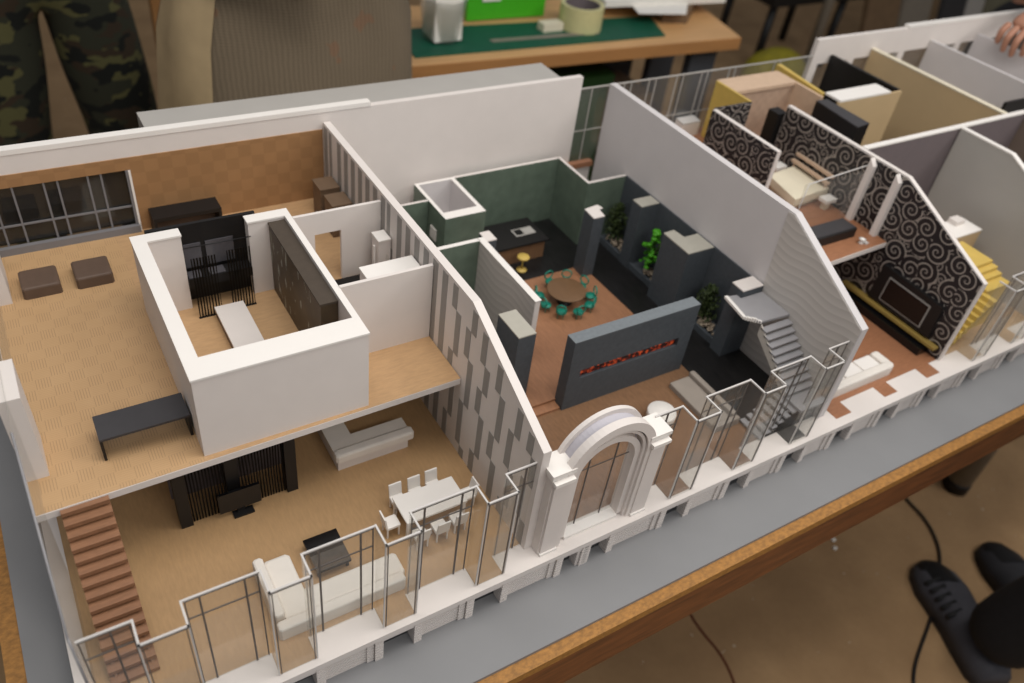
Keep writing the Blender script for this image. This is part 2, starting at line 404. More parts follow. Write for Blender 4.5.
    def ball(s, c, r, mi=0, seg=8, rings=5, sq=(1, 1, 1)):
        prof = []
        vs = []; 
        for k in range(rings + 1):
            ph = -PI / 2 + PI * k / rings
            for i in range(seg):
                t = 2 * PI * i / seg
                vs.append((c[0] + r * sq[0] * math.cos(ph) * math.cos(t), c[1] + r * sq[1] * math.cos(ph) * math.sin(t), c[2] + r * sq[2] * math.sin(ph)))
        fs = [(k * seg + i, k * seg + (i + 1) % seg, (k + 1) * seg + (i + 1) % seg, (k + 1) * seg + i) for k in range(rings) for i in range(seg)]
        return s.add(vs, fs, mi, True)
    def build(s, name, mats, parent=None, loc=None):
        if not isinstance(mats, (list, tuple)): mats = [mats]
        if parent is not None: base = Vector(parent['_base'])
        else:
            if loc is None:
                xs = [v[0] for v in s.v]; ys = [v[1] for v in s.v]; zs = [v[2] for v in s.v]
                loc = ((min(xs) + max(xs)) / 2, (min(ys) + max(ys)) / 2, min(zs))
            base = Vector(loc)
        me = bpy.data.meshes.new(name)
        me.from_pydata([((v[0] - base.x) * K, (v[1] - base.y) * K, (v[2] - base.z) * K) for v in s.v], [], s.f)
        for mm in mats: me.materials.append(mm)
        for p, mi, sm in zip(me.polygons, s.mi, s.sm): p.material_index = mi; p.use_smooth = sm
        bm = bmesh.new(); bm.from_mesh(me); bmesh.ops.remove_doubles(bm, verts=bm.verts, dist=1e-6); bm.normal_update(); bm.to_mesh(me); bm.free()
        me.validate()
        o = bpy.data.objects.new(name, me); scn.collection.objects.link(o)
        if parent is not None: o.parent = parent
        else: o.location = base * K
        o['_base'] = list(base)
        return o
def tag(o, label, cat, group=None, kind=None):
    o['label'] = label; o['category'] = cat
    if group: o['group'] = group
    o['kind'] = kind or 'thing'
    return o
def thing(name, label, cat, loc, group=None):
    o = bpy.data.objects.new(name, None); scn.collection.objects.link(o)
    o.empty_display_size = 0.01
    o.location = Vector(loc) * K; o['_base'] = list(loc)
    return tag(o, label, cat, group)
def single(name, mb, mats, label, cat, group=None, kind=None):
    return tag(mb.build(name, mats), label, cat, group, kind)
def children(o): return [c for c in bpy.data.objects if c.parent == o]
def copy_thing(o, loc, rz, label, group=None):
    kids = {}
    def rec(src, par):
        c = src.copy(); scn.collection.objects.link(c)
        if par is not None: c.parent = par
        for ch in kids_of[src.name]: rec(ch, c)
        return c
    kids_of = {}
    def walk(a):
        kids_of[a.name] = children(a)
        for b in kids_of[a.name]: walk(b)
    walk(o)
    r = rec(o, None)
    r.location = Vector(loc) * K; r.rotation_euler = (0, 0, rz); r['label'] = label
    if group: r['group'] = group
    return r
def struct(name, mb, mats):
    o = mb.build(name, mats); o['kind'] = 'structure'; return o
B = MB
F, S, SB, W = 4.0, 17.3, 16.3, 28.9      # ground floor level, upper slab top and underside, loft wall top
def fy(x): return 0.006 * (x - 40)

# ---------------------------------------------------------------- the room
struct('floor', B().box(-350, -250, -77, 750, 620, -75), conc)
struct('wall_back', B().box(-350, 620, -75, 750, 630, 190), backwall_m)
struct('wall_left', B().box(-360, -250, -75, -350, 620, 190), backwall_m)
struct('wall_right', B().box(750, -250, -75, 760, 620, 190), backwall_m)

# ---------------------------------------------------------------- display table, base board
t = thing('display_table', 'long wooden table with orange-brown chipboard edge carrying the house model', 'table', (130, 50, -75))
B().box(-2.2, -1.1, -3.2, 262, 92, -1.75).build('tabletop', table_wood, t)
a = B(); a.box(-2.1, -1.0, -10.8, 262, 0.8, -3.2); a.box(-2.1, 0.8, -10.8, -0.4, 90, -3.2); a.box(-2.1, 90, -10.8, 262, 91.9, -3.2)
a.build('apron', table_dark, t)
for (lx, ly) in ((213.5, 18), (12, 14), (12, 80), (213.5, 80)):
    g = B().rev(lx, ly, [(3.2, -71.5), (3.2, -3.2)], 20).build('leg', greymetal, t)
    B().rev(lx, ly, [(3.4, -75), (3.4, -72), (3.25, -71.4)], 20).build('rubber_foot', black, g).parent = g
single('grey_base_board', B().box(-0.2, 0.5, -1.75, 262, 92, -1.2), grey_board, 'flat grey base board lying on the table under the whole model', 'board')

# ---------------------------------------------------------------- model plinth: body, ledge, brick courses, pilasters
bays = [13.7, 25.3, 37.15, 49.0, None, 79.2, 91.05, 102.7, 113.8, 125.35, 136.6, 148.4, 160.2, 172.0, 184.0, 196.0]
t = thing('model_plinth', 'white plinth with brick-coursed pilasters and low garage openings along the model front', 'plinth', (120, 40, 0))
b = B(); b.box(6.2, 9.8, -1.2, 240, 77.0, 3.97); b.build('plinth_body', white, t)
b = B(); b.poly_z([(4.6, 7.6), (240, 7.7 + fy(240)), (240, 11.6 + fy(240)), (6.2, 11.6), (6.2, 77.1), (4.6, 77.1)], 3.2, 3.98); b.build('ledge', white, t)
b = B(); b.box(5.2, 9, -1.2, 6.2, 77, 3.2); b.build('side_wall', white, t)
def courses(b, x0, x1, y0, y1, z1=3.2, h=0.55):
    z = -1.2
    while z < z1 - 0.05:
        b.box(x0, y0, z, x1, y1, min(z1, z + h * 0.66)); b.box(x0 + 0.12, y0 + 0.22, z + h * 0.66, x1 - 0.12, y1, min(z1, z + h)); z += h
    return b
npil = 0
def bay_base(cx, op=(-2.3, 1.6)):
    y = fy(cx)
    b = B(); b.box(cx + op[0], 9.6, -1.2, cx + op[1], 9.9, 3.2); b.build('opening_back', darkmetal, t)
    courses(B(), cx + op[0] - 1.0, cx + op[0], 7.95 + y, 9.8 + y).build('pilaster', white, t)
    courses(B(), cx + op[1], cx + op[1] + 1.0, 7.95 + y, 9.8 + y).build('pilaster', white, t)
    courses(B(), cx + op[0] - 1.9, cx + op[0] - 1.1, 8.2 + y, 9.8 + y).build('pilaster', white, t)
    B().box(cx + op[0], 8.1 + y, 2.2, cx + op[1], 9.8 + y, 3.2).build('lintel', white, t)
edges = []
for c in bays:
    if c is None:
        for cc in (61.2, 65.6): bay_base(cc, (-1.5, 1.5))
        edges += [(61.2 - 3.4, 65.6 + 2.5)]
    else:
        bay_base(c); edges += [(c - 4.2, c + 2.6)]
px0 = 5.4
for (a0, a1) in edges:
    courses(B(), px0, a0, 8.45 + fy(a0), 9.8 + fy(a0)).build('brick_wall', white, t)
    px0 = a1

# ---------------------------------------------------------------- ground floors (with tongues into the bays)
def floor_poly(x0, x1, yb, bs, rec=11.5, fr=8.75):
    p = [(x0, yb), (x0, rec + fy(x0))]
    for (a0, a1) in bs:
        p += [(a0, rec + fy(a0)), (a0, fr + fy(a0)), (a1, fr + fy(a1)), (a1, rec + fy(a1))]
    p += [(x1, rec + fy(x1)), (x1, yb)]
    return p
B1 = [(11.6, 15.8), (23.2, 27.3), (35.2, 39.1), (47.1, 50.9)]
B2 = [(77.2, 81.2), (89.1, 93.0), (100.8, 104.6)]
B3 = [(112.0, 115.6), (123.75, 127.0), (134.8, 138.35)]
B4 = [(146.6, 150.2), (158.4, 162.0), (170.2, 173.8)]
single('model_ground_floor', B().poly_z(floor_poly(6.3, 55.0, 77.0, B1), 3.98, F), floor_wood, 'tan wood ground floor of the left house with the dining set', 'model floor')
single('model_ground_floor', B().poly_z(floor_poly(56.2, 97.0, 31.0, B2[:2], fr=8.8), 3.98, F), mid_wood, 'brown wood floor in front of the grey fireplace wall', 'model floor')
b = B().poly_z([(97.0, 11.7), (100.8, 11.7), (100.8, 9.2), (104.6, 9.2), (104.6, 11.7), (109.2, 11.7), (109.2, 77.2), (56.2, 77.2), (56.2, 31.0), (97.0, 31.0)], 3.98, F)
single('model_ground_floor', b, black_wood, 'black plank floor of the middle house by the planters', 'model floor')
b = B().poly_z([(56.2, 31.0), (96.3, 31.0), (96.8, 43.2), (96.5, 57.0), (95.0, 58.3), (84.2, 58.3), (73.6, 56.5), (73.6, 39.6), (56.2, 39.6)], F, 4.9)
single('raised_platform', b, wood('platform_veneer', (150, 106, 76), 0.45, 30, stretch=(10, 2, 1), var=0.12), 'raised wood platform carrying the round table with green chairs', 'platform')
single('platform_step', B().box(56.2, 29.5, F, 72.8, 31.0, 4.45), MATS['platform_veneer'], 'low wooden step beside the left end of the fireplace wall', 'step')
single('model_ground_floor', B().poly_z(floor_poly(110.6, 142.0, 44, B3, rec=11.7, fr=9.2), 3.98, F), orange_wood, 'orange wood floor under the patterned wall with white sofa', 'model floor')
single('model_ground_floor', B().poly_z(floor_poly(142.8, 180.0, 77, B4, rec=11.8, fr=9.0), 3.98, F), wood('pale_wood_veneer', (178, 150, 118), 0.5, 30, stretch=(10, 2, 1), var=0.12), 'pale beige floor beside the gold staircase', 'model floor')

# ---------------------------------------------------------------- glazing screens
G = 19.6
def bar(b, x0, y0, z0, x1, y1, z1, r=0.11):
    b.box(min(x0, x1) - r, min(y0, y1) - r, min(z0, z1) - r, max(x0, x1) + r, max(y0, y1) + r, max(z0, z1) + r)
def bay_glass(x0, x1, label, group, fr=8.7, rec=11.4, top=G):
    y0 = fr + fy(x0); y1 = rec + fy(x0)
    t = thing('bay_window', label, 'model window', ((x0 + x1) / 2, (y0 + y1) / 2, F), group)
    B().box(x0 + .1, y0 - .06, F + .02, x1 - .1, y0 + .06, top).build('front_pane', acryl, t)
    B().box(x0 - .06, y0, F + .02, x0 + .06, y1, top).build('side_pane', acryl, t)
    B().box(x1 - .06, y0, F + .02, x1 + .06, y1, top).build('side_pane', acryl, t)
    b = B(); bar(b, x0, y0, top, x1, y0, top, .1); bar(b, x0, y0, top, x0, y1, top, .1); bar(b, x1, y0, top, x1, y1, top, .1)
    bar(b, x0 - .05, y0, F + .2, x0 - .05, y0, top, .08); bar(b, x1 + .05, y0, F + .2, x1 + .05, y0, top, .08)
    b.build('pale_edge', steel, t)
    b = B(); bar(b, x0 + .2, y0 - .04, F + .2, x0 + .2, y0 - .04, top - .3, .05); bar(b, x1 - .2, y0 - .04, F + .2, x1 - .2, y0 - .04, top - .3, .05); bar(b, x0, y0 - .06, top - .26, x1, y0 - .06, top - .26, .04)
    b.build('dark_frame', darkbar, t)
    return t
def rec_glass(x0, x1, label, group, mull=(0.22, 0.79), rec=11.4, top=G, trans=16.4):
    y0 = rec + fy(x0)
    t = thing('window_screen', label, 'model window', ((x0 + x1) / 2, y0, F), group)
    B().box(x0 + .15, y0 - .05, F + .02, x1 - .15, y0 + .05, top).build('pane', acryl, t)
    b = B(); bar(b, x0 + .2, y0, top, x1 - .2, y0, top, .1); b.build('pale_edge', steel, t)
    b = B(); bar(b, x0 + .3, y0, top - .25, x1 - .3, y0, top - .25, .07)
    for mm in mull: bar(b, x0 + (x1 - x0) * mm, y0, F + .2, x0 + (x1 - x0) * mm, y0, top - .2, .09)
    bar(b, x0 + .3, y0 - .02, trans, x1 - .3, y0 - .02, trans, .06)
    bar(b, x0 + .3, y0, F + .2, x0 + .3, y0, top, .06); bar(b, x1 - .3, y0, F + .2, x1 - .3, y0, top, .06)
    b.build('mullions', darkbar, t)
g1 = 'clear bay windows of the left house'; g2 = 'flat window screens of the left house'
ords = ['farthest left clear bay window, beside the staircase foot', 'clear bay window in front of the white corner sofa arm', 'clear bay window in front of the right end of the white sofa', 'clear bay window just left of the white arch pier']
for (x0, x1), l in zip(B1, ords): bay_glass(x0, x1, l, g1)
rs = [(6.8, 11.6), (15.8, 23.2), (27.3, 35.2), (39.1, 47.1), (50.9, 55.6)]
ords = ['small mullioned window screen at the foot of the stairs', 'wide mullioned window screen left of the sofa', 'mullioned window screen in front of the sofa and black coffee table', 'mullioned window screen in front of the dining table', 'narrow window screen touching the striped wall']
for (x0, x1), l in zip(rs, ords): rec_glass(x0, x1, l, g2, mull=(0.6,) if x1 - x0 < 5.5 else (0.22, 0.79))
g1 = 'clear bay windows of the middle house'; g2 = 'flat window screens of the middle house'
ords = ['clear bay window just right of the white arch', 'clear bay window in front of the grey sofa', 'clear bay window in front of the lower grey stair']
for (x0, x1), l in zip(B2, ords): bay_glass(x0, x1, l, g1, fr=8.6, rec=11.5, top=19.3)
rs = [(72.6, 77.2), (81.2, 89.1), (93.0, 100.8), (104.6, 109.0)]
ords = ['narrow window screen touching the right pier of the arch', 'window screen between the first two bays right of the arch', 'window screen in front of the black plank floor', 'narrow window screen touching the white wave wall']
for (x0, x1), l in zip(rs, ords): rec_glass(x0, x1, l, g2, mull=(0.5,) if x1 - x0 < 5.5 else (0.2, 0.8), rec=11.5, top=19.3)
for (x0, x1), l in zip(B4[:2], ['clear bay window below the gold staircase', 'clear bay window at the right edge beyond the gold staircase']): bay_glass(x0, x1, l, 'clear bay windows of the right house', fr=8.6, rec=11.6, top=19.3)
rec_glass(150.2, 158.4, 'window screen between the two bays by the gold staircase', None, rec=11.6, top=19.3)

# ---------------------------------------------------------------- unit boundary walls with sloping front
def profile(yb, T=30.7, bend=28.6, ye=10.6, Te=22.0, z0=F): return [(yb, z0), (yb, T), (bend, T), (ye, Te), (ye, z0)]
t = thing('striped_dividing_wall', 'white dividing wall with taupe vertical stripes and sloping front edge', 'model wall', (55.4, 45, F))
B().poly_x(profile(77.0, T=30.4), 55.0, 56.1).build('wall_panel', white, t)
sb = B(); cw = 1.2; y = 11.4; k = 0
random.seed(12)
def wall_top(yy): return 30.1 if yy > 28.6 else 21.7 + (yy - 10.6) / 18 * 8.7
def stripe(y0, w_, za, zb):
    zb = min(zb, wall_top(y0) - .1)
    if zb - za > .3: sb.box(54.94, y0, max(F + .05, za), 55.0, y0 + w_, zb)
while y < 32:      # staggered bars: grey jumps between two neighbouring columns, the third stays white
    z = F - random.uniform(0, 5); side = k % 2
    while z < 31:
        h = random.uniform(4.0, 8.0)
        stripe(y + side * cw, cw, z, z + h); z += h; side = 1 - side
    y += 2 * cw + 1.5; k += 1
while y < 76:      # calm stripes at the back
    if random.random() < .3:
        zj = random.uniform(19, 25); stripe(y, 1.3, F, zj); stripe(y + 1.0, 1.0, zj, 31)
    else: stripe(y, 1.35, F, 31)
    y += 2.7
sb.build('stripe_pattern', stripe_m, t)

t = thing('white_dividing_wall', 'tall white dividing wall with sloping front edge and wave relief, right of the planters', 'model wall', (109.8, 45, F))
B().poly_x(profile(75.4, T=30.9, bend=28.4, ye=11.0, Te=21.9), 109.2, 110.5).build('wall_panel', white2, t)
B().poly_x([(28.6, F), (29.6, 30.6), (28.4, 30.7), (11.2, 21.8), (11.1, F)], 109.1, 109.2).build('wave_relief', wave_w, t)

lean = None
t = thing('scroll_dividing_wall', 'long dividing wall papered in black and silver scrolls with sloping white front edge', 'model wall', (140, 35, F))
B().poly_x(profile(60.2, T=29.3, bend=31.7, ye=11.9, Te=20.5), 140.8, 141.7, shear=lean).build('wall_panel', white, t)
B().poly_x(profile(60.0, T=29.0, bend=31.6, ye=12.2, Te=20.4), 140.6, 140.8, shear=lean).build('scroll_wallpaper', scroll, t)
for (yy, zt) in ((38.4, 28.2), (32.8, 28.0)):
    B().poly_x([(yy - .6, S), (yy + .5, S), (yy + .5, zt + 1.2), (yy - .6, zt)], 139.5, 140.6, shear=lean).build('white_fin', white, t)

# ---------------------------------------------------------------- back wall of the model
t = thing('model_back_wall', 'white rear wall of the model with a bright top strip and window opening', 'model wall', (55, 78, 0))
b = B(); b.box(26.3, 77.3, 0, 104.3, 78.4, 31.9); b.box(5.8, 77.3, 27.3, 26.3, 78.4, 31.9); b.box(5.8, 77.3, 0, 26.3, 78.4, 17.3)
b.build('wall_panel', white, t)
B().box(5.8, 77.2, 31.9, 63, 78.6, 32.6).build('top_strip', whitebright, t)
b = B(); b.box(26.4, 77.1, S, 54.9, 77.3, 29.15); b.box(5.8, 77.1, 27.3, 26.4, 77.3, 29.15)
b.build('wood_panelling', wallparq, t)
t = thing('grey_framed_window', 'long grey-framed window in the brown panelled rear wall above two leather cubes', 'model window', (16, 77.6, S))
b = B(); b.box(5.8, 76.5, S, 26.25, 77.25, 18.4); b.box(25.8, 77.0, 18.4, 26.25, 77.7, 27.25); b.build('frame', plain('window_grey', (122, 120, 122), 0.5, 0.04), t)
B().box(26.15, 76.9, S, 26.45, 77.0, 27.3).build('white_edge', whitebright, t)
b = B()
for x in (9.2, 11.6, 15.4, 17.1, 20.9, 22.6): b.box(x - .13, 77.3, 18.4, x + .13, 77.55, 27.2)
b.box(5.8, 77.28, 21.25, 25.8, 77.5, 21.5); b.build('mullions', MATS['window_grey'], t)
B().box(5.8, 77.65, 18.4, 25.8, 77.7, 27.25).build('pane', smoked, t)
single('white_card_box', B().box(30, 79.5, 0, 101.3, 86.8, 31), greycard, 'long white card box standing behind the rear wall', 'box')
# rear parapet right
t = thing('rear_parapet', 'white rear wall with window openings far right behind the empty houses', 'model wall', (205, 78, 0))
b = B(); b.box(166, 77.3, 27.5, 262, 78.4, 33.0); b.box(166, 77.3, 0, 262, 78.4, 17.3)
for x in (166, 178, 196, 218, 240): b.box(x, 77.3, 17.3, x + 2.2, 78.4, 27.5)
b.build('wall_panel', white, t)
B().box(196, 77.2, 33.0, 262, 78.6, 33.6).build('top_strip', whitebright, t)
b = B(); b.box(166, 77.7, 17.3, 262, 77.8, 27.5); b.build('pane', acryl, t)
# rear glazing between the white walls
t = thing('rear_glazing', 'clear rear glazing with thin pale mullions behind the middle house', 'model window', (130, 77.6, 0))
B().box(104.4, 77.5, 0, 166, 77.6, 29.4).build('pane', acryl, t)
b = B(); bar(b, 104.4, 77.5, 29.5, 166, 77.5, 29.5, .13); bar(b, 104.4, 77.5, 21.0, 166, 77.5, 21.0, .08)
for x in (107, 114.5, 116.2, 120.5, 122.2, 127.5, 129.2, 134, 135.6, 141.5, 143.2, 154.5, 156.2): bar(b, x, 77.5, 14.5, x, 77.5, 29.4, .09)
b.build('mullions', greycard, t)
single('rear_low_wall', B().box(100.5, 76.6, F, 109.2, 77.2, 13.8), white, 'short white upstand seen in the gap before the tall white wall', 'model wall')
single('rear_sill', B().box(100.5, 76.0, 13.8, 109.2, 77.3, 14.8), orange_wood, 'orange wood sill on the short white upstand in the gap', 'sill')

# ---------------------------------------------------------------- LEFT HOUSE, loft slab
t = thing('loft_slab', 'upper floor slab of the left house with parquet and white edge', 'model floor', (30, 53, SB))
b = B(); b.poly_z([(5.5, 28.7), (54.9, 29.4), (54.9, 77.1), (5.5, 77.1)], SB, S - .06); b.build('slab', white, t)
B().poly_z([(5.6, 28.8), (22.6, 29.0), (22.6, 77.1), (5.6, 77.1)], S - .06, S).build('parquet_floor', parq, t)
B().poly_z([(22.6, 29.0), (54.9, 29.45), (54.9, 77.1), (22.6, 77.1)], S - .06, S).build('wood_floor', loft_wood, t)
single('side_pier', B().box(5.6, 33.7, S, 7.7, 39.9, 28.9), white, 'white pier on the left edge of the loft, nearest the camera', 'model wall')
single('side_pier', B().box(5.6, 65.4, S, 8.0, 73, 28.9), white, 'white pier on the left edge of the loft beside the leather cubes', 'model wall')
t = thing('side_glass_wall', 'clear glass side wall with a sloping pale edge at the far left of the model', 'model window', (6.5, 30, F))
B().poly_x([(28.6, SB), (28.6, F + .02), (11.5, F + .02), (11.5, 20.0), (28.6, 29.4), (77, 29.4), (77, S + .05), (28.6, S + .05)], 6.45 - 1.1, 6.55 - 1.1, shear=lambda z: 1.1).build('pane', acryl, t)
b = B(); b.path([(6.5, 11.5, 20.1), (6.5, 28.6, 29.5)], .13, seg=6); b.path([(6.5, 11.5, F + .1), (6.5, 11.5, 20.1)], .14, seg=6)
b.build('pale_edge', greystair, t)
# stairs down
t = thing('wooden_staircase', 'straight brown wooden staircase descending from the loft at the left', 'staircase', (10.2, 22, F))
n = 15; bT = []
for i in range(n):
    zt = S - .25 - (S - F) * i / n; y1 = 29.4 - 0.955 * i
    B().box(7.85, y1 - 1.25, zt - .52, 12.5, y1, zt).build('tread', stair_wood, t)
b = B()
for i in range(6, n):
    zt = S - .25 - (S - F) * i / n; y1 = 29.4 - 0.955 * i
    b.box(8.0, y1 - .95, zt - (S - F) / n, 12.3, y1 - .78, zt - .28)
b.build('risers', stair_wood, t)
b = B()
for x in (8.3, 11.9):
    b.poly_x([(29.3, S - .6), (29.3, S - 1.5), (14.8, F), (15.9, F)], x, x + .25)
b.build('stringers', stair_wood, t)

# white loft room box
t = thing('loft_room', 'white open-topped room box standing on the loft with thick walls', 'model room', (32.5, 43, S))
b = B(); b.box(22.7, 29.7, S, 42.3, 32.9, 28.7); b.box(22.7, 32.9, S, 24.3, 57.7, 28.7); b.box(41.6, 32.9, S, 42.3, 57.7, 28.7)
b.box(24.3, 56.1, S, 28.3, 57.7, 28.7); b.box(36.7, 56.1, S, 41.6, 57.7, 28.7); b.build('walls', white, t)
b = B(); b.box(22.6, 29.6, 28.7, 42.4, 32.9, 28.95); b.box(22.6, 32.9, 28.7, 24.3, 57.75, 28.95); b.box(41.6, 32.9, 28.7, 42.4, 57.75, 28.95)
b.box(24.3, 56.0, 28.7, 28.4, 57.75, 28.95); b.box(36.6, 56.0, 28.7, 41.6, 57.75, 28.95); b.build('wall_caps', whitebright, t)
t = thing('black_back_panel', 'black panel with painted grey reflections closing the back of the loft room', 'panel', (32.5, 58, S))
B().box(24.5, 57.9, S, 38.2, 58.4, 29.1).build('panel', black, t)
b = B(); b.box(28.6, 57.75, 22.6, 30.8, 57.9, 26.2); b.box(31.4, 57.75, 22.6, 35.0, 57.9, 26.2); b.build('grey_reflection', greygloss, t)  # grey areas paint the reflection seen in the glossy lower part of the panel
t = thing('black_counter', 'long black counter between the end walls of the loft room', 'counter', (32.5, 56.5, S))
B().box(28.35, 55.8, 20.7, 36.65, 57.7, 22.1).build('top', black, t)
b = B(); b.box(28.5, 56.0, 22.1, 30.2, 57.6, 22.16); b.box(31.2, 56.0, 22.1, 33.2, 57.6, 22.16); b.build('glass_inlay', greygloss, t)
t = thing('printed_screen', 'clear screen with black wood-grain print standing left in the loft room', 'screen', (30.1, 53.6, S))
B().box(28.6, 53.55, S, 31.6, 53.65, 26.8).build('sheet', grain, t); B().box(28.5, 53.45, S, 31.7, 53.75, S + .12).build('foot_strip', black, t)
t2 = copy_thing(t, (34.6, 53.9, S), 0, 'clear screen with black wood-grain print beside the bookcase side of the loft room', 'printed screens in the loft room'); t['group'] = t2['group']
single('thin_rail', B().tube((28.3, 56.0, 26.9), (36.9, 56.0, 26.8), .07, seg=6), black, 'thin black rail wire spanning the loft room opening', 'rail')
t = thing('white_bench', 'long low white block bench on the loft room floor', 'bench', (32.4, 47, S))
B().box(30.5, 38.5, 18.5, 34.3, 53.2, 18.9).build('top', white, t); B().box(30.6, 38.5, S, 34.2, 53.1, 18.5).build('base', brownbox, t)
t = thing('bookcase', 'tall dark brown bookcase along the right wall of the loft room', 'bookcase', (40.5, 47, S))
B().box(39.4, 37.2, S, 41.55, 56.05, 28.1).build('body', [books], t); B().box(39.3, 37.1, 28.1, 41.55, 56.05, 28.4).build('top', booktop, t)

# closet room
t = thing('closet_partition', 'white partition with a doorway behind the small closet room', 'model wall', (48.5, 55, S))
b = B(); b.box(42.4, 54.9, S, 45.2, 55.4, 29); b.box(49.0, 54.9, S, 54.9, 55.4, 29); b.box(45.2, 54.9, 25.7, 49.0, 55.4, 29); b.build('wall_panel', white, t)
B().box(42.4, 54.6, S, 45.1, 54.9, 17.9).build('black_skirting', black, t)
single('closet_partition', B().box(42.4, 38.5, S, 54.85, 39.0, 29.1), white, 'plain white partition facing the front beside the loft room', 'model wall')
t = thing('white_wardrobe', 'large white wardrobe block behind the plain closet partition', 'wardrobe', (51, 42.5, S))
B().box(47.4, 40.6, S, 54.7, 44.5, 26.4).build('body', white, t); B().box(47.3, 40.5, 26.4, 54.8, 44.6, 26.7).build('top', whitebright, t)
t = thing('shower_cabinet', 'narrow tall white cabinet by the striped wall in the closet room', 'cabinet', (54, 52.3, S))
B().box(53.0, 51.2, S, 54.8, 53.5, 25.0).build('body', white, t); B().box(52.9, 51.1, 25.0, 54.8, 53.6, 25.2).build('top', whitebright, t)
B().box(52.6, 51.9, 20.5, 52.8, 52.2, 24.0).build('handle', whitebright, t)
single('glass_partition', B().box(54.0, 46.5, S, 54.2, 51.0, 22.8), acryl, 'small clear glass partition next to the narrow white cabinet', 'partition')
single('black_shower_tray', B().box(46.0, 46.5, S, 52.4, 54.5, S + .4), black, 'flat black tray on the closet floor', 'tray')

# loft furniture
t = thing('leather_cube', 'left dark brown leather cube seat under the grey window', 'seat', (11.7, 67.7, S), 'brown leather cubes')
B().bbox(9.4, 65.5, S, 14.0, 70.0, 19.0, .25).build('cushion', brownbox, t)
t2 = copy_thing(t, (18.1, 67.6, S), 0, 'right dark brown leather cube seat, nearer the loft room', 'brown leather cubes')
t = thing('black_desk', 'low black desk with panel legs at the front edge of the loft', 'desk', (17.8, 35.3, S))
B().box(13.1, 33.4, 20.25, 22.5, 37.3, 20.55).build('top', charcoal, t)
B().box(13.1, 33.4, S, 13.4, 37.3, 20.25).build('leg', black, t); B().box(22.2, 33.4, S, 22.5, 37.3, 20.25).build('leg', black, t)
t = thing('black_console', 'black open console against the brown panelled rear wall', 'console', (32.6, 75.4, S))
B().box(27.8, 73.7, 20.1, 37.5, 77.05, 20.7).build('top', black, t)
for x in (27.8, 37.1): B().box(x, 73.7, S, x + .4, 77.05, 20.1).build('leg', black, t)
B().box(28.2, 76.6, S, 37.1, 77.0, 20.1).build('back', brownbox, t)
t = thing('brown_cabinet', 'taller brown cabinet in the back corner by the striped wall', 'cabinet', (53.2, 71.8, S), 'brown cabinets in the back corner')
B().box(51.7, 70.1, S, 54.8, 73.5, 22.7).build('body', brownwood, t); B().box(51.6, 70.0, 22.7, 54.8, 73.6, 22.95).build('top', brownwood, t)
copy_thing(t, (53.2, 66.8, S), 0, 'brown cabinet by the striped wall, the one nearer the doorway partition', 'brown cabinets in the back corner')

# ---------------------------------------------------------------- LEFT HOUSE, ground floor furniture
t = thing('black_framed_screen', 'black framed room screen with clear wood-grain panels under the slab', 'screen', (26, 32.2, F))
for (x0, x1, y0) in ((18.9, 20.3, 31.5), (24.9, 26.5, 32.2), (32.0, 33.4, 31.5)): B().box(x0, y0, F, x1, y0 + 1.8, SB).build('post', black, t)
B().box(20.3, 32.0, F, 24.9, 32.1, SB).build('printed_panel', grain, t); B().box(26.5, 32.0, F, 32.0, 32.1, SB).build('printed_panel', grain, t)
b = B(); b.box(18.9, 36.5, F, 33.4, 37.0, SB); b.build('rear_panel', taupe, t)
t = thing('television', 'black flat television on a small stand before the wood-grain screen', 'television', (26, 30.8, F))
B().box(23.4, 30.9, 5.0, 28.5, 31.3, 8.3).build('screen', blackgloss, t); B().box(25.5, 31.0, F, 26.5, 31.2, 5.0).build('neck', black, t); B().box(24.9, 30.3, F, 27.4, 31.4, 4.25).build('base', black, t)
t = thing('kitchen_counter', 'white L-shaped counter with raised rounded bar under the slab edge', 'counter', (44, 35, F))
B().poly_z([(39.1, 32.2), (49.2, 32.2), (49.2, 35.0), (41.9, 35.0), (41.9, 41), (39.1, 41)], F, 6.3).build('base', white, t)
B().poly_z([(38.9, 32.6), (49.6, 32.6), (49.6, 35.3), (42.1, 35.3), (42.1, 41.2), (38.9, 41.2)], 6.3, 6.75).build('worktop', sofa_m, t)
b = B(); b.bbox(38.8, 31.8, 5.85, 50.0, 33.3, 7.1, .3); b.build('raised_bar', sofa_m, t)
t = thing('dining_table', 'white rectangular dining table inside the left house', 'table', (46.6, 20.4, F))
B().box(42.5, 18.3, 6.95, 50.8, 22.7, 7.25).build('tabletop', whitebright, t)
for x in (42.6, 50.3):
    for y in (18.4, 22.2): B().box(x, y, F, x + .4, y + .4, 6.95).build('leg', whitebright, t)
CH = []
def chair0():
    t = thing('dining_chair', '', 'chair', (43.5, 24.0, F), 'white dining chairs')
    B().bbox(42.6, 22.9, 5.7, 44.4, 24.8, 6.1, .12).build('seat', whitebright, t)
    B().poly_x([(24.6, 6.0), (24.85, 6.0), (25.1, 7.9), (24.9, 7.9)], 42.65, 44.35).build('backrest', whitebright, t)
    for x in (42.7, 44.1):
        for y in (23.0, 24.5): B().box(x, y, F, x + .18, y + .18, 5.7).build('leg', whitebright, t)
    return t
c0 = chair0()
spots = [((43.5, 23.2), 0, 'white dining chair at the back left of the dining table'), ((46.1, 23.2), 0, 'white dining chair in the middle of the far side'), ((48.6, 23.3), 0, 'white dining chair at the back right of the dining table'),
         ((43.7, 17.0), PI, 'white dining chair nearest front left, behind the bay glass'), ((46.4, 17.0), PI, 'white dining chair in the middle of the near side'), ((49.0, 17.2), PI, 'white dining chair at the near right of the dining table'),
         ((41.1, 20.3), PI / 2, 'white dining chair at the left head of the table'), ((52.0, 20.2), -PI / 2, 'white dining chair at the right head of the table by the striped wall')]
